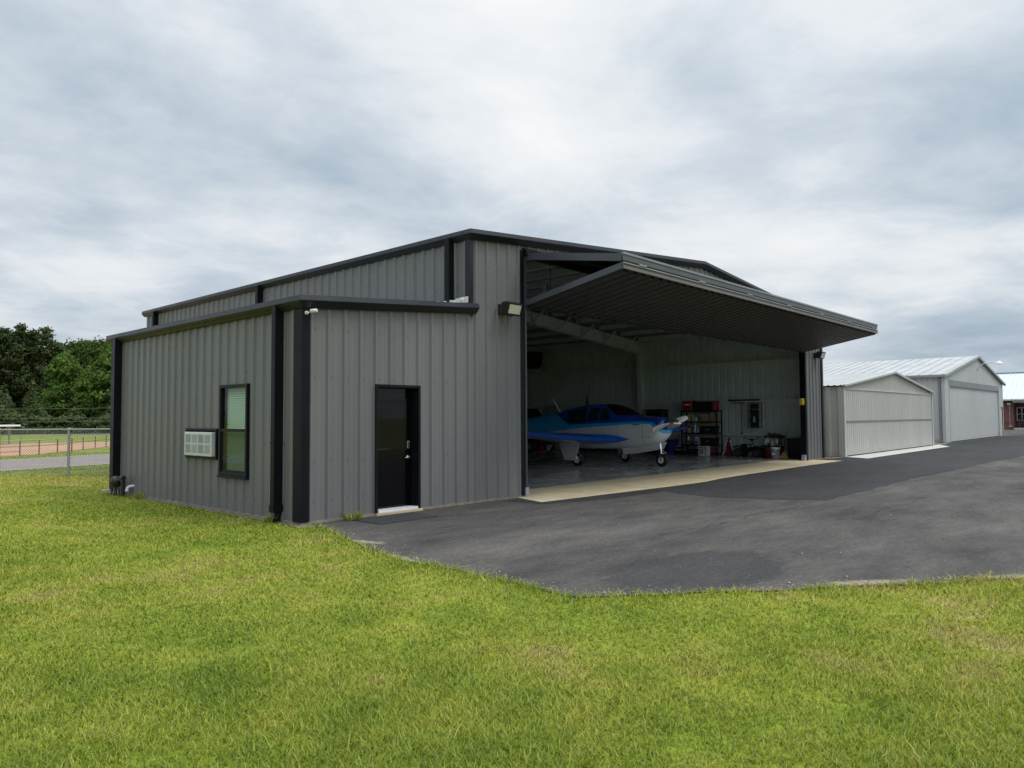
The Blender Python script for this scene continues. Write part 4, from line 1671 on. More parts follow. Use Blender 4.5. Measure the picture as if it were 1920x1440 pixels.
# main gear
for s_ in (-1, 1):
    x = PX + s_ * 1.46
    m = MB()
    m.tube([(x, 4.55, .92), (x - s_ * .0, 4.52, .55), (x, 4.50, .40)], [.05, .045, .04], 12)
    m.tube([(x, 4.50, .42), (x, 4.50, .25)], .03, 10)
    m.tube([(x, 4.50, .25), (x + s_ * .0 - s_ * .10, 4.50, .25)], .022, 8)
    m.tube([(x, 4.53, .62), (x, 5.0, .85)], .02, 8)
    mg = part('main_gear', m, 'chrome', PL, 40)
    wheel(mg, x - s_ * .10, 4.50, .215, .17)
    m = MB()
    m.tube([(x + s_ * .0, 4.44, .46), (x, 4.30, .38), (x, 4.42, .27)], .013, 6)
    part('torque_link', m, 'chrome', mg)
    m = MB()
    xd = x + s_ * .11
    m.prism([(xd, 4.27, .80), (xd, 5.10, .76), (xd - s_ * .02, 4.90, .22), (xd - s_ * .02, 4.50, .22), (xd, 4.33, .52)], (.014 * s_, 0, 0))
    part('gear_door', m, 'silver', PL)
m = MB()
m.prism([(PX - .30, 3.22, .60), (PX - .30, 3.52, .58), (PX - .42, 3.42, .40), (PX - .42, 3.12, .42)], (.012, 0, .012))
part('gear_door', m, 'silver', PL)
m = MB()
m.tube([(PX, 6.32, 1.78), (PX, 6.66, 2.26)], [.024, .016], 8)
m.lathe([(.035, -.02), (.02, .04)], (PX, 6.30, 1.775), (0, .4, 1), 10)
part('antenna', m, 'white', PL)
m = MB()
m.loft([[(PX - .012, 5.08, 1.99), (PX + .012, 5.08, 1.99), (PX + .012, 5.17, 1.985), (PX - .012, 5.17, 1.985)], [(PX - .005, 5.13, 2.30), (PX + .005, 5.13, 2.30), (PX + .005, 5.16, 2.30), (PX - .005, 5.16, 2.30)]])
part('antenna', m, 'black', PL)
m = MB()
m.prism([(PX - .30, 6.4, .68), (PX - .30, 6.65, .60), (PX - .30, 6.68, .42), (PX - .30, 6.58, .42)], (.02, 0, 0))
part('boarding_step', m, 'silver', PL)

# ================================================================== THINGS INSIDE THE HANGAR
def bottle(x, y, z, r, h, body, cap, label, name='bottle', cat='bottle', group='items on the black shelving'):
    t = thing(name, label, cat, (x, y, z), group)
    m = MB()
    m.lathe([(r * .95, 0), (r, .01), (r, h * .66), (r * .45, h * .82), (r * .4, h * .86)], (x, y, z), n=14)
    part('body', m, body, t, 40)
    m = MB()
    m.lathe([(r * .46, h * .86), (r * .46, h), (r * .4, h * 1.01)], (x, y, z), n=12)
    part('cap', m, cap, t)
    return t


SH = thing('shelving_unit', 'tall black wire shelving unit loaded with boxes and bottles', 'shelving', (21.15, 4.66, .03))
SX0, SX1, SY0, SY1 = 20.95, 21.36, 3.86, 5.42
LV = [0.12, .46, .93, 1.39, 1.82]
for x in (SX0, SX1):
    for y in (SY0, SY1):
        m = MB()
        m.box(x - .02, y - .02, .03, x + .02, y + .02, 1.86)
        part('post', m, 'blackmetal', SH)
for z in LV:
    m = MB()
    m.box(SX0 - .02, SY0 + .02, z - .05, SX1, SY1 - .02, z - .012)
    for k in range(9):
        x = SX0 + k * .05
        m.box(x - .004, SY0, z - .012, x + .004, SY1, z - .004)
    part('shelf', m, 'blackmetal', SH)
t = thing('storage_case', 'long black case with red ends on top of the shelving', 'case', (21.15, 4.6, LV[4]))
m = MB(); m.cbox(20.93, 4.02, LV[4], 21.33, 4.94, LV[4] + .36, .02); part('body', m, 'black', t)
m = MB(); m.cbox(20.92, 4.94, LV[4] + .001, 21.34, 5.36, LV[4] + .41, .02); part('box_end', m, 'red', t)
m = MB(); m.cbox(20.92, 3.92, LV[4] + .001, 21.34, 4.02, LV[4] + .38, .02); part('box_end', m, 'red', t)
m = MB(); m.box(20.918, 5.02, LV[4] + .22, 20.9215, 5.28, LV[4] + .27); part('stripe', m, 'white', t)
m = MB()
m.loft([[(20.96, 3.98, LV[4] + .385), (21.3, 3.98, LV[4] + .385), (21.3, 3.98, LV[4] + .40), (20.96, 3.98, LV[4] + .40)], [(20.96, 4.6, LV[4] + .37), (21.3, 4.6, LV[4] + .37), (21.3, 4.6, LV[4] + .41), (20.96, 4.6, LV[4] + .41)], [(20.96, 4.95, LV[4] + .42), (21.3, 4.95, LV[4] + .42), (21.3, 4.95, LV[4] + .44), (20.96, 4.95, LV[4] + .44)]])
solo('paper_sheet', m, 'cardboard', 'pale flat sheet lying on the long red and black case', 'sheet')
bottle(21.06, 5.14, LV[3], .085, .30, 'yellow', 'yellow', 'yellow bottle at the left of the upper shelf', group='items on the black shelving')
bottle(21.05, 4.96, LV[3], .075, .29, 'greyp', 'yellow', 'grey bottle with dull cap next to the yellow bottle')
bottle(21.04, 4.81, LV[3], .055, .16, 'white', 'greyp', 'short whitish jar on the upper shelf')
bottle(21.06, 4.62, LV[3], .05, .26, 'cardboard', 'white', 'brown bottle with white cap on the upper shelf')


def carton(x0, y0, z0, x1, y1, z1, mt, label, tape='straw', cat='box'):
    t = thing('carton', label, cat, ((x0 + x1) / 2, (y0 + y1) / 2, z0))
    m = MB(); m.cbox(x0, y0, z0, x1, y1, z1, .006); part('body', m, mt, t)
    m = MB(); m.box(x0 - .0015, (y0 + y1) / 2 - .02, z1 - .10, x0 + .03, (y0 + y1) / 2 + .02, z1 + .0015); part('tape', m, tape, t)


carton(20.98, 4.24, LV[3], 21.30, 4.54, LV[3] + .29, 'cardboard', 'brown cardboard box on the upper shelf beside the bottles')
carton(20.98, 3.94, LV[3], 21.30, 4.18, LV[3] + .34, 'cardboard', 'taller cardboard box at the right end of the upper shelf')


def tote(z, label):
    t = thing('storage_tote', label, 'storage tote', (21.15, 4.2, z), 'black totes on the shelving')
    m = MB()
    r = lambda d, zz: [(20.96 + d, 3.94 + d, zz), (21.32 - d, 3.94 + d, zz), (21.32 - d, 4.60 - d, zz), (20.96 + d, 4.60 - d, zz)]
    m.loft([r(.03, z), r(.0, z + .29)])
    part('tub', m, 'black', t)
    m = MB(); m.cbox(20.94, 3.92, z + .29, 21.34, 4.62, z + .325, .008); part('lid', m, 'straw', t)
    m = MB(); m.box(20.945, 4.2, z + .10, 20.958, 4.34, z + .16); part('label_tag', m, 'vent', t)


tote(LV[2], 'black tote with tan lid on the middle shelf')
tote(LV[1], 'black tote with tan lid on the lower shelf')
bottle(21.05, 5.14, LV[2], .10, .25, 'amber', 'white', 'amber jug with white lid on the middle shelf', 'jug', 'jug')
bottle(21.02, 4.95, LV[2], .06, .24, 'cyan', 'cyan', 'teal can on the middle shelf', 'can', 'can')
bottle(21.0, 4.84, LV[2], .04, .42, 'white', 'white', 'tall white spray bottle on the middle shelf', 'spray_bottle')
bottle(21.04, 4.74, LV[2], .05, .20, 'greyp', 'white', 'grey can right of the white spray bottle', 'can', 'can')
bottle(21.06, 5.18, LV[1], .05, .38, 'white', 'cardboard', 'slim white bottle at the left of the lower shelf')
m = MB()
for k in range(5):
    m.ell((21.05, 4.86 + .07 * k, LV[1] + .05 + .05 * (k % 3)), (.09, .075, .06), 10, 6)
solo('cloth_bundle', m, 'olive', 'crumpled olive cloth bundle on the lower shelf', 'cloth', smooth=60)
t = thing('detergent_box', 'lavender detergent tub beside the lower tote', 'tub', (21.05, 4.72, LV[1]))
m = MB(); m.cbox(20.95, 4.64, LV[1], 21.18, 4.86, LV[1] + .24, .015); part('body', m, 'lavender', t)
m = MB(); m.box(20.947, 4.67, LV[1] + .05, 20.9505, 4.83, LV[1] + .12); part('print', m, 'blue', t)
m = MB(); m.cbox(20.96, 4.66, LV[1] + .241, 21.17, 4.84, LV[1] + .30, .02); part('lid', m, 'white', t)
t = thing('fuel_can', 'red fuel can on the bottom shelf', 'fuel can', (21.05, 4.0, LV[0]))
m = MB(); m.cbox(20.97, 3.92, LV[0], 21.15, 4.12, LV[0] + .22, .03); part('body', m, 'red', t)
m = MB(); m.tube([(21.06, 3.97, LV[0] + .20), (21.06, 3.99, LV[0] + .28), (21.06, 4.06, LV[0] + .28), (21.06, 4.08, LV[0] + .20)], .014, 8); part('handle', m, 'red', t)
m = MB()
m.ell((21.1, 5.15, LV[0] + .07), (.14, .16, .10), 12, 7); m.ell((21.1, 4.88, LV[0] + .06), (.12, .15, .09), 12, 7)
solo('dark_bag', m, 'black', 'dark slumped bag on the bottom shelf', 'bag', smooth=60)
m = MB()
m.tube([(20.97, 4.72, LV[0] + .03), (20.95, 4.90, LV[0] + .06), (20.97, 5.02, LV[0] + .03)], .012, 6)
m.box(20.94, 4.98, LV[0] + .02, 20.98, 5.06, LV[0] + .06)
solo('hand_tool', m, 'chrome', 'bright metal tool on the bottom shelf', 'tool')

t = thing('product_box', 'white printed carton standing on the floor before the shelving', 'box', (20.82, 4.34, .03))
m = MB(); m.cbox(20.62, 4.14, .03, 20.90, 4.52, .41, .006); part('carton', m, 'white', t)
m = MB()
bx = random.Random(2)
for (a, b, c, d) in ((4.30, .33, 4.36, .37), (4.39, .33, 4.47, .37), (4.29, .25, 4.33, .30), (4.36, .16, 4.48, .29), (4.30, .12, 4.34, .22), (4.36, .08, 4.49, .12), (4.17, .30, 4.22, .37), (4.18, .18, 4.215, .27), (4.17, .07, 4.22, .13)):
    m.box(20.6175, a, b, 20.6205, c, d)
m.m = 1
m.box(20.6165, 4.385, .19, 20.6172, 4.455, .26)
part('print', m, ['black', 'white'], t)

t = thing('folding_jack', 'red upright jack with white side legs near the shelving', 'jack', (21.1, 3.45, .03))
m = MB()
m.loft([[(21.0, 3.34, .10), (21.2, 3.34, .10), (21.2, 3.52, .10), (21.0, 3.52, .10)], [(21.06, 3.37, .55), (21.16, 3.37, .55), (21.16, 3.50, .55), (21.06, 3.50, .55)], [(21.08, 3.40, .68), (21.14, 3.40, .68), (21.14, 3.47, .68), (21.08, 3.47, .68)]])
part('body', m, 'red', t)
m = MB(); m.cbox(20.95, 3.28, .03, 21.25, 3.58, .10, .02); part('base', m, 'red', t)
for a, b in ((3.68, 3.49), (3.18, 3.38)):
    m = MB(); m.beam((21.02, a, .04), (21.08, b, .66), .05, .03); part('leg', m, 'white', t)
m = MB(); m.tube([(21.1, 3.36, .66), (21.1, 3.43, .73), (21.1, 3.51, .66)], .02, 8); part('handle', m, 'red', t)

# child-size quad bike, nose towards the opening, handlebars turned
QB = thing('quad_bike', 'small black quad bike parked against the hangar wall', 'quad bike', (20.95, 2.5, .03))
m = MB()
m.cbox(20.72, 2.16, .24, 21.22, 2.86, .34, .03)
m.loft([[(20.75, 2.25, .34), (21.2, 2.25, .34), (21.2, 2.8, .34), (20.75, 2.8, .34)], [(20.82, 2.33, .46), (21.12, 2.33, .46), (21.12, 2.72, .46), (20.82, 2.72, .46)]])
part('body', m, 'black', QB)
m = MB(); m.cbox(20.86, 2.50, .46, 21.08, 2.84, .52, .02); part('seat', m, 'rubber', QB)
for (x, y) in ((20.70, 2.12), (21.24, 2.12), (20.70, 2.88), (21.24, 2.88)):
    m = MB()
    m.lathe([(.05, -.09), (.13, -.10), (.17, -.06), (.175, 0), (.17, .06), (.13, .10), (.05, .09)], (x, y, .205), (0.95, .3, 0), 18)
    w = part('wheel', m, 'tyre', QB, 50)
    m = MB(); m.lathe([(.02, -.07), (.075, -.08), (.075, .08), (.02, .07)], (x, y, .205), (0.95, .3, 0), 14); part('rim', m, 'greyp', w)
for (x, y) in ((20.70, 2.12), (21.24, 2.12), (20.70, 2.88), (21.24, 2.88)):
    m = MB()
    m.loft([[(x - .13, y - .17, .38), (x + .13, y - .17, .38), (x + .13, y - .17, .40), (x - .13, y - .17, .40)], [(x - .13, y, .45), (x + .13, y, .45), (x + .13, y, .47), (x - .13, y, .47)], [(x - .13, y + .17, .38), (x + .13, y + .17, .38), (x + .13, y + .17, .40), (x - .13, y + .17, .40)]])
    part('fender', m, 'black', QB)
m = MB()
m.tube([(20.9, 2.35, .42), (20.95, 2.42, .68)], .025, 8)
m.tube([(20.95, 2.14, .76), (20.95, 2.28, .70), (20.95, 2.42, .68), (20.95, 2.56, .70), (20.95, 2.72, .77)], .013, 8)
m.cbox(20.90, 2.34, .66, 20.99, 2.50, .72, .015)
part('handlebar', m, 'black', QB)
m = MB(); m.lathe([(.05, 0), (.045, .02)], (20.70, 2.28, .46), (-1, 0, .1), 12); m.lathe([(.05, 0), (.045, .02)], (20.71, 2.44, .45), (-1, 0, .1), 12); part('headlight', m, 'greyp', QB)

t = thing('detailing_cart', 'dark red cart hung with spray bottles near the trash bin', 'cart', (21.1, 1.6, .03))
for x in (20.98, 21.24):
    for y in (1.28, 1.90):
        m = MB()
        m.box(x - .012, y - .012, .06, x + .012, y + .012, .84)
        part('post', m, 'blackmetal', t)
m = MB(); m.cbox(20.96, 1.26, .40, 21.26, 1.92, .46, .01); m.cbox(20.96, 1.26, .76, 21.26, 1.92, .86, .01); part('tray', m, 'black', t)
m = MB(); m.cbox(20.98, 1.28, .05, 21.24, 1.90, .40, .02); part('cabinet', m, 'red', t, label='dark red lower cabinet')
cb = random.Random(9)
for k, (y, mt_) in enumerate(((1.86, 'white'), (1.78, 'white'), (1.68, 'greyp'), (1.60, 'white'), (1.50, 'greyp'), (1.42, 'white'), (1.34, 'black'))):
    h = cb.uniform(.22, .30)
    tt = thing('spray_bottle', ['white spray bottle hung first from the left on the cart', 'white spray bottle hung second from the left on the cart', 'grey spray bottle hung third on the cart', 'white spray bottle at the middle of the cart rail', 'grey spray bottle right of the cart middle', 'white spray bottle near the right end of the cart', 'black spray bottle at the right end of the cart'][k], 'spray bottle', (20.93, y, .56), 'spray bottles on the cart')
    z_ = .80 - h + cb.uniform(-.05, .03)
    m = MB(); m.lathe([(.034, 0), (.036, .01), (.036, h * .5), (.014, h * .8), (.014, h)], (20.925, y, z_), n=12); part('body', m, mt_, tt, 40)
    m = MB(); m.box(20.86, y - .012, z_ + h, 20.95, y + .012, z_ + h + .035); m.box(20.875, y - .008, z_ + h - .04, 20.89, y + .008, z_ + h); part('trigger', m, 'black', tt)
m = MB()
for k in range(6):
    m.ell((21.06 + .05 * (k % 2), 1.36 + .09 * k, .88 + .02 * (k % 3)), (.08, .07, .05), 9, 6)
solo('rag_heap', m, 'olive', 'dark heap of rags on top of the detailing cart', 'rags', smooth=60)


def bucket(x, y, r, h, mt_, lid, label):
    t = thing('bucket', label, 'bucket', (x, y, .03))
    m = MB(); m.lathe([(r * .86, 0), (r * .88, .01), (r, h), (r * .95, h), (r * .85, .02)], (x, y, .03), n=24, caps=False)
    m.lathe([(r * .86, 0), (.001, .001)], (x, y, .03), n=24, caps=False)
    part('pail', m, mt_, t, 40)
    m = MB(); m.lathe([(r * 1.04, h * .86), (r * 1.06, h * .90), (r * 1.06, h), (r * .98, h + .012), (.001, h + .014)], (x, y, .03), n=24); part('lid', m, lid, t, 40)
    m = MB(); m.tube([(x - r * .2, y + r * 1.03, .03 + h * .86), (x - r * .7, y + r * .8, .03 + h * .6), (x - r * 1.1, y, .03 + h * .48), (x - r * .7, y - r * .8, .03 + h * .6), (x - r * .2, y - r * 1.03, .03 + h * .86)], .005, 6); part('handle', m, 'galv', t)
    return t


b_ = bucket(20.45, 1.30, .17, .40, 'greyp', 'white', 'grey bucket with white rim in front of the cart')
m = MB(); m.box(20.272, 1.24, .16, 20.285, 1.36, .24); part('sticker', m, 'white', b_)
bucket(20.72, 1.62, .16, .38, 'red', 'red', 'red bucket behind the grey bucket')
t = thing('broom', 'broom with yellow bristles leaning beside the black bin', 'broom', (21.0, 1.12, .03))
m = MB(); m.tube([(20.85, 1.12, .24), (21.28, 1.18, 1.15)], .013, 8); part('handle', m, 'wood', t)
m = MB(); m.loft([[(20.78, .96, .03), (20.86, .96, .03), (20.86, 1.32, .03), (20.78, 1.32, .03)], [(20.82, 1.04, .15), (20.87, 1.04, .15), (20.87, 1.24, .15), (20.82, 1.24, .15)], [(20.84, 1.08, .25), (20.87, 1.08, .25), (20.87, 1.18, .25), (20.84, 1.18, .25)]]); part('bristles', m, 'straw', t)
t = thing('trash_bin', 'black ribbed trash bin beside the right door jamb', 'trash bin', (21.1, .78, .03))
m = MB()
r = lambda d, z: [(20.84 + d, .50 + d, z), (21.34 - d, .50 + d, z), (21.34 - d, 1.04 - d, z), (20.84 + d, 1.04 - d, z)]
m.loft([r(.06, .03), r(.0, .70)])
for k in range(5):
    m.box(20.835, .58 + k * .09, .10, 20.87, .60 + k * .09, .66)
part('tub', m, 'black', t)
m = MB(); m.cbox(20.81, .47, .70, 21.37, 1.07, .76, .02); part('lid', m, 'black', t)
m = MB(); m.tube([(20.86, .62, .77), (20.86, .70, .82), (20.86, .84, .82), (20.86, .92, .77)], .012, 8); part('handle', m, 'greyp', t)

t = thing('storage_bin', 'dark blue bin on the floor right of the black cabinet', 'bin', (21.1, 5.95, .03))
m = MB(); m.loft([r_ for r_ in ([(20.95, 5.84, .03), (21.3, 5.84, .03), (21.3, 6.06, .03), (20.95, 6.06, .03)], [(20.92, 5.80, .58), (21.33, 5.80, .58), (21.33, 6.10, .58), (20.92, 6.10, .58)])]); part('tub', m, 'blue', t)
m = MB(); m.cbox(20.90, 5.78, .58, 21.35, 6.12, .63, .01); part('lid', m, 'blue', t)
t = thing('tool_tray', 'low grey and white crate between the blue bin and shelving', 'crate', (21.1, 5.6, .03))
m = MB(); m.cbox(20.95, 5.48, .03, 21.3, 5.76, .20, .01); part('tub', m, 'black', t)
m = MB(); m.cbox(20.93, 5.47, .20, 21.31, 5.77, .25, .01); m.cbox(20.93, 5.47, .34, 21.31, 5.77, .38, .01); part('rim', m, 'greyp', t)
m = MB(); m.box(20.95, 5.48, .25, 21.3, 5.76, .34); part('band', m, 'black', t)
t = thing('tool_cabinet', 'tall black cabinet against the wall behind the propeller', 'cabinet', (21.1, 6.65, .03))
m = MB(); m.cbox(20.92, 6.28, .03, 21.36, 7.10, 1.86, .015); part('case', m, 'black', t)
for k in range(2):
    m = MB(); m.cbox(20.905, 6.30 + k * .40, .12, 20.919, 6.68 + k * .40, 1.80, .004)
    d_ = part('door', m, 'blackmetal', t)
    m = MB(); m.tube([(20.90, 6.65 + k * .08, .95), (20.88, 6.65 + k * .08, .97), (20.88, 6.65 + k * .08, 1.10), (20.90, 6.65 + k * .08, 1.12)], .008, 6); part('handle', m, 'galv', d_)
m = MB(); m.cbox(20.88, 6.22, 1.86, 21.36, 7.24, 1.90, .01); part('top', m, 'black', t)

# things on the wall
WX = XR - .27
t = thing('creeper', 'black padded mechanic creeper hung on the hangar wall', 'creeper', (WX, 2.45, 1.15))
m = MB()
for y in (2.18, 2.72):
    m.tube([(WX - .05, y, 1.14), (WX - .04, y, 2.10)], .014, 8)
for z in (1.14, 1.42, 1.80, 2.10):
    m.tube([(WX - .05, 2.18, z), (WX - .05, 2.72, z)], .012, 8)
part('frame', m, 'blackmetal', t)
m = MB(); m.cbox(WX - .10, 2.27, 1.16, WX - .066, 2.62, 1.84, .015); part('pad', m, 'black', t)
m = MB(); m.cbox(WX - .12, 2.27, 1.86, WX - .066, 2.62, 2.06, .02); part('headrest', m, 'rubber', t)
m = MB()
for (a, b, c, d) in ((2.40, 1.36, 2.50, 1.385), (2.475, 1.385, 2.50, 1.47), (2.40, 1.45, 2.475, 1.47), (2.40, 1.385, 2.42, 1.42), (2.42, 1.50, 2.48, 1.54), (2.455, 1.54, 2.48, 1.58)):
    m.box(WX - .103, a, b, WX - .1005, c, d)
part('emblem', m, 'white', t)
t = thing('towing_bar', 'long black bar hung level along the upper wall girt', 'bar', (WX, 2.9, 2.2))
m = MB(); m.tube([(WX - .03, 2.25, 2.22), (WX - .03, 3.55, 2.215)], .03, 8); part('bar', m, 'black', t)
m = MB()
for y in (3.40, 3.27):
    m.tube([(WX - .035, y + .05 * math.cos(2 * PI * k / 12), 2.13 + .05 * math.sin(2 * PI * k / 12)) for k in range(13)], .008, 6)
part('ring', m, 'black', t)
t = thing('floor_scraper', 'thin black pole with cross bars hanging on the wall', 'tool', (WX, 3.0, .92))
m = MB(); m.tube([(WX - .03, 3.0, .93), (WX - .03, 3.02, 2.14)], .013, 8); part('pole', m, 'black', t)
m = MB(); m.box(WX - .05, 2.88, 2.09, WX - .015, 3.16, 2.13); m.box(WX - .05, 2.95, .90, WX - .015, 3.07, .93); part('blade', m, 'black', t)

# dark cart-like vehicle and bits behind the airplane tail
VH = thing('utility_vehicle', 'dark utility vehicle with sloping windshield behind the airplane', 'vehicle', (18.7, 12.4, .03))
m = MB()
m.prism([(18.1, 10.7, .45), (18.1, 10.9, .95), (18.1, 11.5, 1.10), (18.1, 13.8, 1.10), (18.1, 13.9, .45)], (1.3, 0, 0))
part('body', m, 'black', VH)
m = MB(); m.cbox(18.05, 11.7, 1.98, 19.45, 13.9, 2.06, .02); part('roof', m, 'vent', VH)
m = MB(); m.prism([(18.1, 11.1, 1.10), (18.1, 11.9, 1.98), (18.1, 11.94, 1.98), (18.1, 11.14, 1.10)], (1.3, 0, 0)); part('windshield', m, 'smoke', VH)
m = MB(); m.box(18.1, 11.95, 1.10, 18.14, 13.8, 1.98); part('side_curtain', m, 'black', VH)
m = MB(); m.box(19.36, 11.95, 1.10, 19.40, 13.8, 1.98); part('side_curtain', m, 'black', VH)
for (x, y) in ((18.1, 11.2), (19.4, 11.2), (18.1, 13.4), (19.4, 13.4)):
    m = MB(); m.lathe([(.12, -.1), (.27, -.11), (.30, 0), (.27, .11), (.12, .1)], (x, y, .33), (1, 0, 0), 20); w = part('wheel', m, 'tyre', VH, 50)
    m = MB(); m.lathe([(.02, -.10), (.14, -.115), (.14, .115), (.02, .10)], (x, y, .33), (1, 0, 0), 14); part('rim', m, 'greyp', w)
t = thing('wall_chart', 'pale grey board on the far wall above the airplane tail', 'board', (WX, 12.5, 1.68))
m = MB(); m.box(WX - .03, 12.2, 1.66, WX, 12.94, 2.12); part('panel', m, 'greyp', t)
m = MB()
for (a, b, c, d) in ((12.18, 1.64, 12.96, 1.66), (12.18, 2.12, 12.96, 2.14), (12.18, 1.66, 12.2, 2.12), (12.94, 1.66, 12.96, 2.12)):
    m.box(WX - .04, a, b, WX, c, d)
part('frame', m, 'vent', t)
t = thing('unit_heater', 'black box shaped unit hung high near the rear of the hangar', 'heater', (20.9, 13.6, 3.95))
m = MB(); m.prism([(20.5, 13.15, 4.08), (20.5, 13.3, 3.95), (20.5, 14.2, 3.95), (20.5, 14.2, 4.72), (20.5, 13.05, 4.72)], (.7, 0, 0)); part('case', m, 'black', t)
for y in (13.3, 14.0):
    m = MB(); m.tube([(20.85, y, 4.72), (20.85, y, 4.92)], .01, 6); part('hanger_rod', m, 'steel', t)
t = thing('fuel_can', 'red can on the floor seen under the airplane wing', 'fuel can', (20.4, 12.6, .03))
m = MB(); m.cbox(20.25, 12.42, .03, 20.55, 12.80, .34, .05); part('body', m, 'red', t)
m = MB(); m.lathe([(.03, 0), (.03, .05)], (20.4, 12.52, .34), n=10); part('cap', m, 'yellow', t)
t = thing('work_bench', 'long dark bench on the far wall behind the landing gear', 'bench', (20.9, 9.6, .03))
m = MB(); m.cbox(20.6, 8.1, .42, 21.36, 11.4, .48, .01); part('bench_top', m, 'black', t)
for y in (8.2, 9.7, 11.3):
    for x in (20.66, 21.3):
        m = MB(); m.box(x - .03, y - .03, .03, x + .03, y + .03, .42); part('leg', m, 'blackmetal', t)
m = MB(); m.cbox(20.7, 8.3, .10, 21.3, 11.2, .14, .01); part('lower_shelf', m, 'blackmetal', t)

# ================================================================== BEIGE SHED (T-hangar)
SD = thing('metal_shed', 'low beige ribbed metal shed with closed bifold door', 'shed', (29.7, -.2, 0))
sx0, sx1, sy0, syb = 23.12, 36.35, -.25, 11.5
sr, se, sp = (sx0 + sx1) / 2, 2.70, 3.46
sg = lambda x: se + (sp - se) * (1 - abs(x - sr) / (sr - sx0))
m = MB()
m.ribbed((sx0, sy0, 0), (1, 0, 0), (0, 0, 1), (0, -1, 0), sx1 - sx0, lambda u: 2.62, lambda u: sg(sx0 + u), pitch=.23, h=.022, minor=False)
part('gable', m, 'shed', SD)
m = MB()
m.ribbed((sx0, syb, 0), (0, -1, 0), (0, 0, 1), (-1, 0, 0), syb - sy0, .03, se, pitch=.46, h=.07, wb=.11, wt=.06, minor=False)
part('side_wall', m, 'shed', SD)
m = MB()
m.ribbed((sx1, sy0, 0), (0, 1, 0), (0, 0, 1), (1, 0, 0), syb - sy0, .03, se, pitch=.46, h=.07, wb=.11, wt=.06, minor=False)
m.ribbed((sx1, syb, 0), (-1, 0, 0), (0, 0, 1), (0, 1, 0), sx1 - sx0, .03, lambda u: sg(sx1 - u), minor=False)
part('side_wall', m, 'shed', SD)
m = MB()
m.ribbed((sx0 + .2, sy0 - .03, 0), (1, 0, 0), (0, 0, 1), (0, -1, 0), sx1 - sx0 - .4, .06, 1.33, pitch=.23, h=.02, minor=False)
dd = part('bifold_door', m, 'shed', SD)
m = MB()
m.ribbed((sx0 + .2, sy0 - .03, 0), (1, 0, 0), (0, 0, 1), (0, -1, 0), sx1 - sx0 - .4, 1.39, 2.60, pitch=.23, h=.02, minor=False)
part('upper_leaf', m, 'shed', dd)
m = MB()
m.box(sx0 + .2, sy0 - .06, 1.331, sx1 - .2, sy0 - .02, 1.389)
part('hinge_rail', m, 'whband', dd)
m = MB()
m.box(sx0 + .15, sy0 - .07, 2.601, sx1 - .15, sy0 - .005, 2.645)
part('header', m, 'shedtrim', SD)
m = MB()
m.box(sx0 - .06, sy0 - .065, .02, sx0 + .13, sy0 + .10, se)
part('corner_trim', m, 'shedtrim', SD)
m = MB()
m.box(sx1 - .13, sy0 - .065, .02, sx1 + .06, sy0 + .10, se)
part('corner_trim', m, 'shedtrim', SD)
m = MB()
for (a, b) in ((sx0 - .12, sr), (sr, sx1 + .12)):
    za, zb = (se - .01, sp) if a < sr - 1 else (sp, se - .01)
    d = Vector((b - a, 0, zb - za)); U = d.normalized()
    m.ribbed((a, sy0 - .12, za + .05), (0, 1, 0), tuple(U), (-U.z, 0, U.x), syb - sy0 + .3, 0, d.length, pitch=.23, h=.025, minor=False)
part('roof', m, 'whroof', SD)
m = MB()
for (a, b) in ((sx0 - .12, sr), (sr, sx1 + .12)):
    za, zb = (se + .03, sp + .04) if a < sr - 1 else (sp + .04, se + .03)
    m.beam((a, sy0 - .10, za), (b, sy0 - .10, zb), .10, .075)
part('rake_trim', m, 'shedtrim', SD)

# ================================================================== PALE HANGAR
WH = thing('pale_hangar', 'large pale grey gabled hangar with one wide closed door', 'hangar', (49.3, 0, 0))
wx0, wx1, wy0, wyb = 40.4, 58.2, 0.0, 26.0
wr, we, wp = 49.3, 3.80, 5.30
wg = lambda x: we + (wp - we) * (1 - abs(x - wr) / (wr - wx0))
m = MB()
m.ribbed((wx0, wy0, 0), (1, 0, 0), (0, 0, 1), (0, -1, 0), wx1 - wx0, .03, lambda u: wg(wx0 + u), opens=[(41.55 - wx0, 56.4 - wx0, -1, 3.55), (57.25 - wx0, 57.95 - wx0, -1, 2.10)], pitch=.305, h=.012, wb=.02, wt=.008, minor=False)
part('front_wall', m, 'whsid', WH)
m = MB()
m.ribbed((wx0, wyb, 0), (0, -1, 0), (0, 0, 1), (-1, 0, 0), wyb - wy0, .03, we, pitch=.305, h=.025, minor=False)
part('side_wall', m, 'whsid', WH)
m = MB()
m.ribbed((wx1, wy0, 0), (0, 1, 0), (0, 0, 1), (1, 0, 0), wyb - wy0, .03, we, pitch=.305, h=.025, minor=False)
m.ribbed((wx1, wyb, 0), (-1, 0, 0), (0, 0, 1), (0, 1, 0), wx1 - wx0, .03, lambda u: wg(wx1 - u), minor=False)
part('side_wall', m, 'whsid', WH)
m = MB()
m.ribbed((41.56, wy0 + .06, 0), (1, 0, 0), (0, 0, 1), (0, -1, 0), 56.39 - 41.56, .05, 3.22, pitch=.305, h=.010, wb=.02, wt=.008, minor=False)
part('hangar_door', m, 'whsid', WH)
m = MB()
m.box(41.45, wy0 - .02, 3.22, 56.5, wy0 + .09, 3.58)
part('door_header', m, 'whband', WH)
for x in (41.46, 56.39):
    m = MB(); m.box(x, wy0 - .03, .03, x + .10, wy0 + .09, 3.215); part('door_jamb', m, 'whsid', WH)
m = MB(); m.box(57.27, wy0 + .05, .05, 57.93, wy0 + .10, 2.05); sdoor = part('entry_door', m, 'cream', WH)
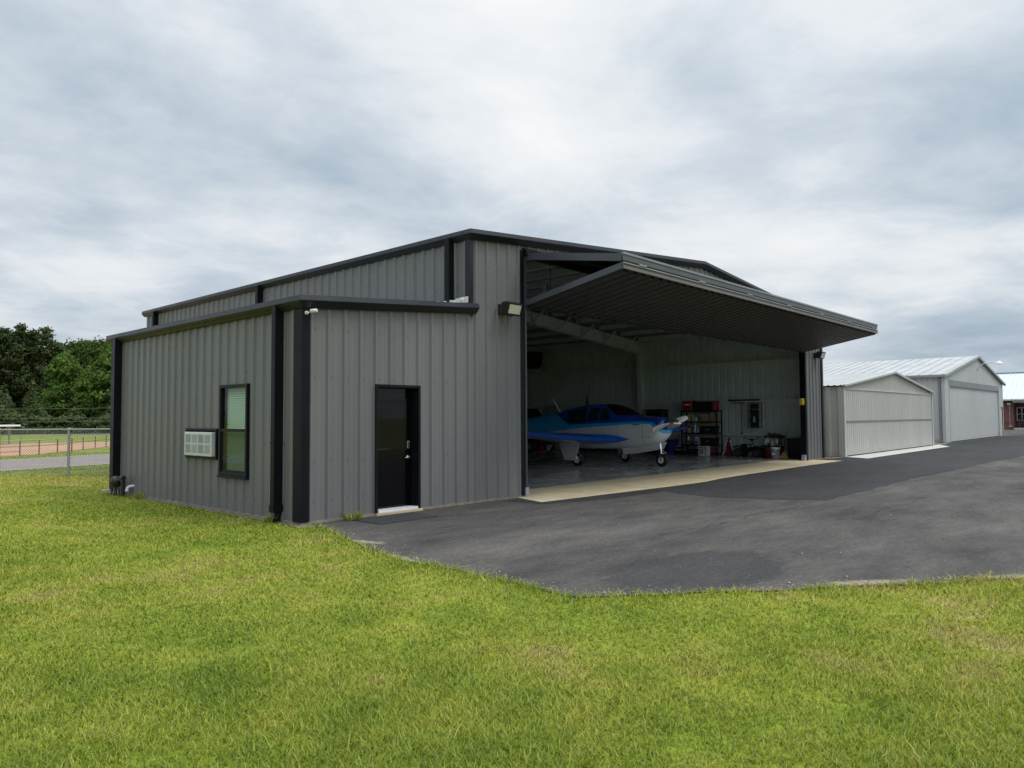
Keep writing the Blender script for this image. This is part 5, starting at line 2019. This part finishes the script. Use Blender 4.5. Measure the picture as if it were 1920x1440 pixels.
m = MB(); m.lathe([(.03, 0), (.035, .05)], (57.36, wy0 + .05, 1.0), (0, -1, 0), 10); part('handle', m, 'galv', sdoor)
m = MB(); m.box(57.2, wy0 - .02, 2.06, 58.0, wy0 + .09, 2.14); part('door_lintel', m, 'whband', WH)
m = MB()
m.box(wx0 - .05, wy0 - .04, .03, wx0 + .06, wy0 + .003, we); m.box(wx0 - .052, wy0 + .005, .03, wx0 + .003, wy0 + .14, we - .02)
part('corner_trim', m, 'whsid', WH)
m = MB(); m.box(wx0 - .13, wy0 + .16, .1, wx0 - .03, wy0 + .28, we - .03); part('downspout', m, 'whband', WH)
m = MB()
for (a, b) in ((wx0 - .3, wr), (wr, wx1 + .3)):
    za, zb = (we - .02, wp + .03) if a < wr - 1 else (wp + .03, we - .02)
    d = Vector((b - a, 0, zb - za)); U = d.normalized()
    m.ribbed((a, wy0 - .15, za + .05), (0, 1, 0), tuple(U), (-U.z, 0, U.x), wyb - wy0 + .3, 0, d.length, pitch=.61, h=.04, wb=.03, wt=.015, minor=False)
part('roof', m, 'whroof', WH)
m = MB()
for (a, b) in ((wx0 - .3, wr), (wr, wx1 + .3)):
    za, zb = (we - .04, wp + .03) if a < wr - 1 else (wp + .03, we - .04)
    m.beam((a, wy0 - .10, za), (b, wy0 - .10, zb), .14, .14)
part('rake_trim', m, 'vent2', WH)
m = MB(); gutter(m, wx0 - .15, wy0 - .15, wyb, we + .06, -1, .15, .16); part('gutter', m, 'whsid', WH)
m = MB(); m.box(wx0 - .06, wy0 + .4, .0, wx0 - .031, wyb, .22); part('base_board', m, 'vent2', WH)
t = thing('gooseneck_lamp', 'white gooseneck lamp on the gable of the pale hangar', 'lamp', (49.4, 0, 4.5))
m = MB(); m.tube([(49.4, -.03, 4.5), (49.4, -.10, 4.66), (49.4, -.35, 4.86), (49.4, -.75, 4.94), (49.4, -1.10, 4.92)], .03, 8); part('arm', m, 'white', t, 60)
m = MB(); m.lathe([(.06, .12), (.08, .05), (.26, -.08), (.27, -.11)], (49.4, -1.2, 4.92), n=18, caps=False); m.lathe([(.06, .12), (.001, .125)], (49.4, -1.2, 4.92), n=18, caps=False); part('lamp_shade', m, 'white', t, 50)
m = MB(); m.lathe([(.05, 0), (.05, .03)], (49.4, 0, 4.5), (0, -1, 0), 10); part('wall_plate', m, 'vent', t)

# ================================================================== BRICK BUILDING
BB = thing('brick_building', 'red brick building with white metal roof beyond the pale hangar', 'building', (90, -4, 0))
bx0 = 84.0
m = MB()
m.box(bx0, 3.1, .0, bx0 + 12, 12.0, 3.1)
m.box(bx0 + 1.6, -16, .0, bx0 + 12, 3.099, 3.1)
part('wall', m, 'brick', BB)
m = MB()
m.box(bx0 - .06, 3.04, .7, bx0 - .001, 12, .78)
part('sill_course', m, 'brick', BB)
m = MB()
d = Vector((7.2, 0, 3.0)); U = d.normalized()
m.ribbed((bx0 - .6, -17, 3.12), (0, 1, 0), tuple(U), (-U.z, 0, U.x), 30, 0, d.length, pitch=.5, h=.04, wb=.03, wt=.015, minor=False)
m.ribbed((bx0 - .6 + 14.4, -17, 3.12), (0, 1, 0), (-U.x, 0, U.z), (U.z, 0, U.x), 30, 0, d.length, pitch=.5, h=.04, minor=False)
m.box(bx0 + 6.4, -17, 6.13, bx0 + 6.8, 13, 6.2)
m.poly([(bx0 - .4, 12.6, 3.1), (bx0 + 13.6, 12.6, 3.1), (bx0 + 6.6, 12.6, 6.05)])
part('roof', m, 'whitemetal', BB)
m = MB(); m.box(bx0 - .62, -17, 2.98, bx0 - .52, 13, 3.13); part('fascia', m, 'white', BB)
m = MB(); m.box(bx0 - .3, -17, 2.75, bx0 - .05, 3.1, 2.95); part('porch_beam', m, 'offwhite', BB)
m = MB(); m.box(bx0 - .5, -16, .0, bx0 + 1.6, 3.05, .18); part('porch_deck', m, 'concrete2', BB)
for y in (1.2, -2.5, -6):
    m = MB(); m.box(bx0 - .25, y - .09, .18, bx0 - .08, y + .09, 2.75); part('porch_post', m, 'white', BB)
for y in (2.6, -.6, -4):
    m = MB()
    for (a, b, c, d_) in ((y - .45, .9, y + .45, .98), (y - .45, 2.2, y + .45, 2.28), (y - .45, .98, y - .37, 2.2), (y + .37, .98, y + .45, 2.2), (y - .03, .98, y + .03, 2.2), (y - .37, 1.56, y + .37, 1.62)):
        m.box(bx0 + 1.54, a, b, bx0 + 1.6, c, d_)
    w = part('window', m, 'white', BB)
    m = MB(); m.quad((bx0 + 1.58, y - .38, .97), (bx0 + 1.58, y + .38, .97), (bx0 + 1.58, y + .38, 2.21), (bx0 + 1.58, y - .38, 2.21)); part('pane', m, 'smoke', w)
t = thing('flood_fixture', 'small white floodlight high on the brick wall', 'floodlight', (bx0, 3.45, 2.55))
m = MB(); m.cbox(bx0 - .18, 3.3, 2.55, bx0 - .005, 3.62, 2.72, .02); part('housing', m, 'white', t)
m = MB(); m.tube([(bx0 - .03, 3.42, 2.55), (bx0 - .03, 3.42, .35)], .02, 6); m.box(bx0 - .15, 3.2, .3, bx0 - .01, 3.5, .36); part('conduit', m, 'offwhite', t)
t = thing('porch_bench', 'dark iron bench on the brick building porch', 'bench', (bx0 + .9, 2.2, .18))
m = MB(); m.box(bx0 + .5, 1.4, .60, bx0 + 1.0, 2.75, .66); part('seat', m, 'rust', t)
m = MB()
for k in range(7):
    m.box(bx0 + 1.0, 1.42 + k * .2, .66, bx0 + 1.05, 1.50 + k * .2, 1.15)
m.box(bx0 + 1.0, 1.4, 1.15, bx0 + 1.06, 2.75, 1.24)
part('backrest', m, 'rust', t)
for y in (1.45, 2.70):
    m = MB(); m.lathe([(.24, -.03), (.27, 0), (.24, .03)], (bx0 + .7, y, .45), (0, 1, 0), 16); part('leg', m, 'rust', t)

# ================================================================== FENCES ON THE LEFT
FD = Vector((0.67557, -0.73727, 0)).normalized()
FO = Vector((0.9, 13.72, 0))
FE = thing('chain_link_fence', 'galvanised chain link fence behind the hangar annex', 'fence', tuple(FO))
FH = 1.33
fa, fb = -9.0, 3.6
P = lambda s_, z: tuple(FO + FD * s_ + Vector((0, 0, z)))
m = MB(); m.tube([P(fa, FH), P(fb, FH)], .021, 8); part('top_rail', m, 'fence', FE)
for s_ in (-8, -6, -4, -2, 0, 2):
    m = MB(); m.tube([P(s_, 0), P(s_, FH - .02)], .036, 10); m.lathe([(.04, -.02), (.04, .02), (.02, .045)], P(s_, FH + .0), n=10)
    part('post', m, 'fence', FE)
m = MB()
s_ = fa
nrm = Vector((-FD.y, FD.x, 0))
while s_ < fb:
    for dirn in (1, -1):
        a = FO + FD * s_ + Vector((0, 0, .04)); b = FO + FD * (s_ + dirn * (FH + .02 - .04)) + Vector((0, 0, FH + .02))
        t0 = 0
        o = nrm * (.046 + .003 * dirn)
        w = Vector((0, 0, .0065))
        m.add([a + o - w, b + o - w, b + o + w, a + o + w], [(0, 1, 2, 3)])
    s_ += .072
part('wire_mesh', m, 'fence', FE)

RF = thing('pipe_fence', 'low dark pipe fence along the edge of the clay field', 'fence', (6.2, 31.2, 0))
PP = [(-4.5, 27.6), (-1.5, 27.7), (1.2, 27.9), (3.3, 28.4), (4.2, 29.0), (5.2, 29.9), (6.2, 31.2), (7.3, 33.1), (8.6, 35.3), (9.6, 36.6), (11.0, 38.6), (13, 41.2), (16, 44)]
for (x, y) in PP:
    m = MB(); m.tube([(x, y, 0), (x, y, .68)], .026, 6); part('post', m, 'rust', RF)
m = MB(); m.tube([(x, y, .68) for x, y in PP], .018, 6); part('top_rail', m, 'fence', RF)
m = MB(); m.tube([(x, y, .42) for x, y in PP], .014, 6); part('rail', m, 'rust', RF)
m = MB(); m.tube([(x, y, .20) for x, y in PP[:4]], .012, 6); part('rail', m, 'rust', RF)
OF = thing('outfield_fence', 'long pale rail fence beyond the clay field', 'fence', (12, 55, 0))
PO = [(-8, 66), (-2, 62.5), (4, 59), (10, 55.5), (16, 52), (22, 48.5), (28, 45)]
for (x, y) in PO:
    m = MB(); m.tube([(x, y, 0), (x, y, .45)], .03, 6); part('post', m, 'fence', OF)
m = MB(); m.tube([(x, y, .45) for x, y in PO], .025, 6); part('top_rail', m, 'fence', OF)

t = thing('dugout_shelter', 'small flat white roofed shelter beyond the fence', 'shelter', (6.35, 47.7, 0))
m = MB(); m.cbox(4.95, 46.7, 1.16, 7.8, 48.5, 1.27, .02); part('roof', m, 'white', t)
for x in (5.15, 7.35):
    m = MB(); m.tube([(x, 47.5, 0), (x, 47.5, 1.2)], .06, 8); part('post', m, 'fence', t)
m = MB(); m.beam((6.85, 47.5, .8), (7.35, 47.5, 1.2), .05, .05); part('brace', m, 'fence', t)

for k, (z, dz, lb) in enumerate(((2.75, .25, 'upper thin overhead wire crossing before the trees'), (1.95, .06, 'middle thin overhead wire crossing before the trees'), (1.55, .18, 'lowest thin overhead wire just above the fence'))):
    m = MB()
    a, b = Vector((3.1, 83.0, z)), Vector((28.8, 56.0, z + dz))
    m.tube([tuple(a.lerp(b, q / 8) + Vector((0, 0, -.25 * (1 - (2 * q / 8 - 1)**2)))) for q in range(9)], .009, 5)
    solo('overhead_wire', m, 'vent', lb, 'wire', 'overhead wires before the tree line')


# ================================================================== TREES
def quads(centers, normals, sizes, rng):
    n = len(centers)
    t1 = np.cross(normals, rng.normal(size=(n, 3)))
    t1 /= np.linalg.norm(t1, axis=1)[:, None] + 1e-9
    t2 = np.cross(normals, t1)
    s = sizes[:, None]
    asp = rng.uniform(.55, 1.0, size=(n, 1))
    v = np.stack([centers - t1 * s, centers - t2 * s * asp, centers + t1 * s, centers + t2 * s * asp], axis=1).reshape(-1, 3)
    f = np.arange(4 * n).reshape(n, 4)
    return v, f


def tree_proto(name, kind, seed, H, R, label, cat, group):
    rng = np.random.default_rng(seed)
    root = thing(name, label, cat, (0, 0, 0), group, local=True)
    m = MB()
    th = H * (.92 if kind == 'pine' else .7)
    lean = rng.normal(size=2) * .02 * H
    pts = [(lean[0] * q**1.5, lean[1] * q**1.5, th * q) for q in np.linspace(0, 1, 7)]
    r0 = .018 * H
    m.tube(pts, [r0 * (1 - .85 * q) for q in np.linspace(0, 1, 7)], 8)
    C, Nn, Sz = [], [], []
    if kind == 'pine':
        nb = 64
        for i in range(nb):
            q = rng.uniform(.28, 1.0)
            z = H * q
            ln = R * (1.04 - q)**.8 * rng.uniform(.5, 1.1) * min(1, (q - .2) * 4) + .22
            a = rng.uniform(0, 2 * PI)
            tip = np.array([math.cos(a) * ln, math.sin(a) * ln, z + rng.uniform(-.1, .35)])
            base = np.array([0, 0, z - ln * .25])
            if q < .93:
                m.tube([tuple(base), tuple(base * .5 + tip * .5 + np.array([0, 0, .05])), tuple(tip)], [.035, .022, .01], 4)
            for c in range(3):
                cc = base + (tip - base) * (.45 + .28 * c)
                n = 40
                p = cc + rng.normal(size=(n, 3)) * np.array([.27, .27, .16]) * (H / 13)
                C.append(p)
                d = p - cc
                Nn.append(d + rng.normal(size=(n, 3)) * .5 + np.array([0, 0, .4]))
                Sz.append(rng.uniform(.08, .19, n) * (H / 13))
    else:
        nb = 120 if kind != 'bush' else 60
        for i in range(nb):
            u = rng.uniform(0, 1)
            z = H * (.20 + .80 * u)
            prof = max(.05, (1 - u) ** .62) * min(1, .55 + 1.8 * u) * 1.12
            if kind == 'bush':
                z = H * (.05 + .85 * u)
                prof = math.sqrt(max(0, 1 - (u * .9)**2))
            ln = R * prof * math.sqrt(rng.uniform(.15, 1)) * rng.uniform(.75, 1.15)
            a = rng.uniform(0, 2 * PI)
            cc = np.array([math.cos(a) * ln, math.sin(a) * ln, z])
            if i % 3 == 0 and kind != 'bush':
                q0 = min(.9, u * .7 + .05)
                m.tube([(lean[0] * q0**1.5, lean[1] * q0**1.5, th * q0), tuple(cc * .6 + np.array([0, 0, th * q0 * .4])), tuple(cc)], [r0 * .4, r0 * .22, .012], 5)
            n = 75
            sp_ = rng.uniform(.5, 1.0) * R * .15
            p = cc + rng.normal(size=(n, 3)) * np.array([sp_, sp_, sp_ * .62])
            C.append(p)
            d = (p - cc) / sp_
            Nn.append(d + rng.normal(size=(n, 3)) * .6 + np.array([0, 0, .5]))
            Sz.append(rng.uniform(.10, .21, n))
    C, Nn, Sz = np.concatenate(C), np.concatenate(Nn), np.concatenate(Sz)
    C[:, 2] = np.maximum(C[:, 2], .1)
    Nn /= np.linalg.norm(Nn, axis=1)[:, None] + 1e-9
    part('trunk', m, 'bark', root, 60)
    v, f = quads(C, Nn, Sz, rng)
    mt_ = {'pine': 'pine', 'bright': 'leaf', 'mid': 'leaf2', 'bush': 'pine'}[kind]
    o = bpy.data.objects.new('crown', npmesh('crown', v, f, [mt_]))
    COL.objects.link(o)
    o.parent = root
    return root


GPI, GBR, GMI, GBU = 'tall pines at the field edge', 'bright broadleaf trees before the pines', 'trees behind the bright broadleaf trees', 'bushes under the tree line'
ordw = ['first', 'second', 'third', 'fourth', 'fifth', 'sixth', 'seventh', 'eighth', 'ninth']
pines = [tree_proto('pine_tree', 'pine', 11, 13.6, 3.4, '', 'tree', GPI), tree_proto('pine_tree', 'pine', 12, 13.0, 3.1, '', 'tree', GPI)]
PIN = [(11.6, 106.0, 1.06), (15.5, 102.0, 1.05), (17.2, 99.0, .99), (18.9, 99.6, 1.01), (19.9, 97.2, .96), (21.0, 97.2, .99), (22.2, 95.4, .94), (23.6, 95.0, .86), (16.6, 96.2, .78)]
for i, (x, y, s_) in enumerate(PIN):
    lb = f'tall dark pine, {ordw[i]} from the left in the pine stand' if i < 8 else 'shorter dark pine standing in front of the pine stand'
    o = pines[i] if i < 2 else None
    if o is None:
        o = dup(pines[i % 2], (x, y, 0), i * 1.3, s_, lb)
    else:
        o.location = (x, y, 0); o.scale = (s_,) * 3; o['label'] = lb
mids = [tree_proto('broadleaf_tree', 'mid', 21, 12.2, 3.6, '', 'tree', GMI), tree_proto('broadleaf_tree', 'mid', 22, 11.6, 3.9, '', 'tree', GMI)]
MID = [(25.6, 103.4, .98), (27.0, 101.0, 1.02), (28.4, 100.2, 1.0), (29.6, 98.0, 1.04), (30.8, 97.6, .99), (33.0, 95.0, 1.05), (36.0, 91.5, 1.0), (13.8, 109.5, .80), (17.4, 107.0, .86), (21.9, 106.5, .97), (23.2, 104.0, .90)]
for i, (x, y, s_) in enumerate(MID):
    lb = f'mid green broadleaf tree, {ordw[i]} from the left in the back row' if i < 7 else f'dim green tree filling the gap behind the pines, {ordw[i - 7]} from the left'
    if i < 2:
        o = mids[i]; o.location = (x, y, 0); o.scale = (s_,) * 3; o['label'] = lb
    else:
        dup(mids[i % 2], (x, y, 0), i * 2.1, s_, lb)
brs = [tree_proto('broadleaf_tree', 'bright', 31, 9.2, 3.0, '', 'tree', GBR), tree_proto('broadleaf_tree', 'bright', 32, 8.8, 2.7, '', 'tree', GBR)]
BRT = [(21.9, 86.6, 1.0, 'bright green broadleaf tree in front of the dark pines'), (24.0, 84.4, .86, 'shorter bright green tree between two taller bright ones'), (25.6, 83.0, 1.06, 'bright green tree left of the grey annex gutter'), (27.2, 81.4, .98, 'bright green tree half hidden behind the annex corner'), (30.5, 78.0, 1.0, 'bright green tree hidden behind the annex'), ]
for i, (x, y, s_, lb) in enumerate(BRT[:4]):
    if i < 2:
        o = brs[i]; o.location = (x, y, 0); o.scale = (s_,) * 3; o['label'] = lb
    else:
        dup(brs[i % 2], (x, y, 0), i * 1.7, s_, lb)
bus = [tree_proto('bush', 'bush', 41, 2.0, 1.7, '', 'bush', GBU)]
BUS = [(13.2, 86.6, 1.0), (15.0, 84.6, 1.2), (16.7, 82.6, 1.1), (18.4, 80.8, .9), (20.2, 78.9, 1.0), (21.9, 76.4, .8), (23.4, 74.9, 1.05)]
for i, (x, y, s_) in enumerate(BUS):
    lb = f'dark green bush at the tree line base, {ordw[i]} from the left'
    if i == 0:
        o = bus[0]; o.location = (x, y, 0); o.scale = (s_,) * 3; o['label'] = lb
    else:
        dup(bus[0], (x, y, 0), i * 1.1, s_, lb)
o = dup(bus[0], (11.4, 88.4, 0), 2.2, 1.1, 'dark green bush at the far left end of the tree line')

# low tangled undergrowth that closes the view under the crowns
rng = np.random.default_rng(5)
nU_ = 46000
tt_ = rng.uniform(0, 1, nU_)
nv_ = np.array([.67, .74])
A_, B_ = np.array([8.0, 101.0]) - nv_ * 10, np.array([42.0, 70.0]) - nv_ * 10
dd_ = rng.uniform(0, 1, nU_) ** .8 * 16
cx2 = A_[0] + (B_[0] - A_[0]) * tt_ + nv_[0] * dd_
cy2 = A_[1] + (B_[1] - A_[1]) * tt_ + nv_[1] * dd_
top_ = .35 + .6 * np.sin(tt_ * 57) ** 2 * np.sin(tt_ * 23 + 1) ** 2 + dd_ * (.17 + .25 * np.sin(tt_ * 41 + dd_ * .6) ** 2)
cz2 = .05 + top_ * rng.uniform(0, 1, nU_) ** .8
C_ = np.stack([cx2, cy2, cz2], 1)
N_ = rng.normal(size=(nU_, 3)) + np.array([-.4, -.4, .6])
N_ /= np.linalg.norm(N_, axis=1)[:, None]
v_, f2 = quads(C_, N_, rng.uniform(.12, .30, nU_), rng)
uo = bpy.data.objects.new('undergrowth', npmesh('undergrowth', v_, f2, ['pine']))
COL.objects.link(uo)
props(uo, 'dark tangled undergrowth along the foot of the tree line', 'undergrowth', None, 'stuff')

# ================================================================== GRASS
rng = np.random.default_rng(77)


def in_poly(x, y, poly):
    inside = np.zeros(len(x), bool)
    n = len(poly)
    j = n - 1
    for i in range(n):
        xi, yi = poly[i]; xj, yj = poly[j]
        if yi != yj:
            c = ((yi > y) != (yj > y)) & (x < (xj - xi) * (y - yi) / (yj - yi) + xi)
            inside ^= c
        j = i
    return inside


def vnoise(x, y, s, seed):
    """smooth value noise"""
    r = np.random.default_rng(seed)
    T = r.uniform(size=(256, 256))
    u, v = x * s + 1000, y * s + 1000
    iu, iv = np.floor(u).astype(int), np.floor(v).astype(int)
    fu, fv = u - iu, v - iv
    fu, fv = fu * fu * (3 - 2 * fu), fv * fv * (3 - 2 * fv)
    g_ = lambda a, b: T[a % 256, b % 256]
    return (g_(iu, iv) * (1 - fu) + g_(iu + 1, iv) * fu) * (1 - fv) + (g_(iu, iv + 1) * (1 - fu) + g_(iu + 1, iv + 1) * fu) * fv


NB = 1000000
d = np.exp(rng.uniform(math.log(2.2), math.log(36), NB))
lat = rng.uniform(-1.28, 1.32, NB) * d
fx, fy = CF.x / math.hypot(CF.x, CF.y), CF.y / math.hypot(CF.x, CF.y)
gx = CP.x + fx * d + fy * lat
gy = CP.y + fy * d - fx * lat
keep = ~in_poly(gx, gy, ASPH)
keep &= ~((gx > -.02) & (gx < 22) & (gy > -.02) & (gy < 7.78))
keep &= ~((gx > 3.5) & (gx < 22) & (gy > -.02) & (gy < 15.3))
keep &= ~((gx > -.13) & (gx < .02) & (gy > -.3) & (gy < 7.7) & (rng.uniform(size=NB) < .8))
keep &= ~((gx > -.2) & (gx < .9) & (gy < .0) & (gy > -.3))
ROADP = [(-30, 8.6), (0.16, 17.55), (3.74, 18.6), (12, 21.1), (40, 29.3), (40, 40.2), (12, 29.0), (6.39, 26.7), (1.72, 24.8), (-30, 12.1)]
keep &= ~in_poly(gx, gy, ROADP)
keep &= ~in_poly(gx, gy, [(-6, 27.5), (2.2, 28.0), (4.1, 29.2), (6.2, 31.8), (9.4, 36.2), (15, 42.5), (18, 44.5), (12.98, 46.5), (6.9, 48), (-14, 52)])
dens = vnoise(gx, gy, 1.1, 5) * .6 + vnoise(gx, gy, 4.0, 6) * .4
keep &= rng.uniform(size=NB) < np.clip(.45 + 1.1 * dens, 0, 1)
gx, gy, d, dens = gx[keep], gy[keep], d[keep], dens[keep]
n = len(gx)
# taller uncut fringe along the asphalt edge
E_ = np.array(EDGE[:22])
ed = np.full(n, 9.0)
for (a, b) in zip(E_[:-1], E_[1:]):
    ab = b - a
    t = np.clip(((gx - a[0]) * ab[0] + (gy - a[1]) * ab[1]) / (ab @ ab), 0, 1)
    ed = np.minimum(ed, np.hypot(gx - a[0] - ab[0] * t, gy - a[1] - ab[1] * t))
hgt = (.016 + .022 * rng.uniform(size=n)**1.3) * (.65 + .9 * dens) * (1 + .9 * np.exp(-(ed / .12)**2) + .35 * np.exp(-(ed / .4)**2))
hgt *= 1 + .5 * (vnoise(gx, gy, .6, 9) - .5)
tall = rng.uniform(size=n) < .012
hgt[tall] *= 1.9
wid = .0048 * np.clip(d / 4.0, .9, 5.5)**.75 * rng.uniform(.7, 1.4, n)
hgt *= np.clip((d / 10)**.12, 1, 1.2)
az = rng.uniform(0, 2 * PI, n)
bend = rng.uniform(.3, 1.7, n) * hgt
dx, dy = np.cos(az), np.sin(az)
wx, wy = -dy * wid / 2, dx * wid / 2
# turn most blades' flat side towards open view so that they keep their width
V_ = np.zeros((n, 5, 3), np.float32)
V_[:, 0] = np.stack([gx - wx, gy - wy, np.zeros(n)], 1)
V_[:, 1] = np.stack([gx + wx, gy + wy, np.zeros(n)], 1)
V_[:, 2] = np.stack([gx + wx * .85 + dx * bend * .35, gy + wy * .85 + dy * bend * .35, hgt * .62], 1)
V_[:, 3] = np.stack([gx - wx * .85 + dx * bend * .35, gy - wy * .85 + dy * bend * .35, hgt * .62], 1)
V_[:, 4] = np.stack([gx + dx * bend, gy + dy * bend, hgt], 1)
base = np.arange(n)[:, None] * 5
F3 = np.concatenate([base + np.array([[0, 1, 2]]), base + np.array([[0, 2, 3]]), base + np.array([[3, 2, 4]])], 0)
MT['grass'] = grass_mat()
go = bpy.data.objects.new('grass', npmesh('grass', V_.reshape(-1, 3), F3, ['grass']))
COL.objects.link(go)
props(go, 'short green lawn around the hangar and asphalt', 'grass', None, 'stuff')


# crumbs of stone and soil along the broken asphalt edge
rng = np.random.default_rng(21)
E2 = np.array(EDGE[:24])
sl_ = np.hypot(*(E2[1:] - E2[:-1]).T)
k_ = rng.choice(len(sl_), 2600, p=sl_ / sl_.sum())
t_ = rng.uniform(0, 1, 2600)[:, None]
pos = E2[k_] * (1 - t_) + E2[k_ + 1] * t_
pos = pos + rng.normal(size=(2600, 2)) * .07 + np.abs(rng.normal(size=(2600, 1))) * np.array([[.10, .06]])
far_ = rng.uniform(size=2600) < .12
pos[far_] += rng.uniform(0, 1, (int(far_.sum()), 1)) * np.array([[7.0, 3.0]])
pos = pos[in_poly(pos[:, 0], pos[:, 1], ASPH)]
np_ = len(pos)
sz = rng.uniform(.003, .009, np_) * (1 + (rng.uniform(size=np_) < .06))
oc = np.array([[1, 0, 0], [0, 1, 0], [-1, 0, 0], [0, -1, 0], [0, 0, .8], [0, 0, -.6]])
jit = rng.uniform(.6, 1.3, (np_, 6, 1))
vv = oc[None] * sz[:, None, None] * jit
vv[:, :, 0] += pos[:, 0:1]; vv[:, :, 1] += pos[:, 1:2]; vv[:, :, 2] += .016
ff = np.array([[0, 1, 4], [1, 2, 4], [2, 3, 4], [3, 0, 4], [1, 0, 5], [2, 1, 5], [3, 2, 5], [0, 3, 5]])
gvl = bpy.data.objects.new('loose_gravel', npmesh('loose_gravel', vv.reshape(-1, 3), (np.arange(np_)[:, None, None] * 6 + ff[None]).reshape(-1, 3), ['sand']))
COL.objects.link(gvl)
props(gvl, 'loose pale gravel crumbs along the asphalt edge', 'gravel', None, 'stuff')


def weed(x, y, r, h, nbl, label, seed):
    rg = random.Random(seed)
    m = MB()
    for i in range(nbl):
        a = rg.uniform(0, 2 * PI)
        q = r * math.sqrt(rg.random()) * .5
        bx_, by_ = x + q * math.cos(a), y + q * math.sin(a)
        a2 = a + rg.uniform(-.6, .6)
        hh = h * rg.uniform(.5, 1)
        o_ = r * rg.uniform(.2, .6)
        w = .006
        px_, py_ = -math.sin(a2) * w, math.cos(a2) * w
        m.add([(bx_ - px_, by_ - py_, 0.01), (bx_ + px_, by_ + py_, 0.01), (bx_ + px_ + math.cos(a2) * o_ * .5, by_ + py_ + math.sin(a2) * o_ * .5, hh * .7), (bx_ - px_ + math.cos(a2) * o_ * .5, by_ - py_ + math.sin(a2) * o_ * .5, hh * .7), (bx_ + math.cos(a2) * o_, by_ + math.sin(a2) * o_, hh)], [(0, 1, 2, 3), (3, 2, 4)])
    solo('weed', m, 'grass', label, 'weed', 'weeds at the annex base')


weed(.84, -.12, .26, .16, 90, 'grassy weed tuft against the annex front wall', 1)
weed(-.10, 5.9, .22, .15, 60, 'weed tuft at the annex side wall near the pipe elbow', 2)
weed(-.16, .62, .20, .14, 60, 'weed tuft around the foot of the annex downspout', 3)

print('blades', n)
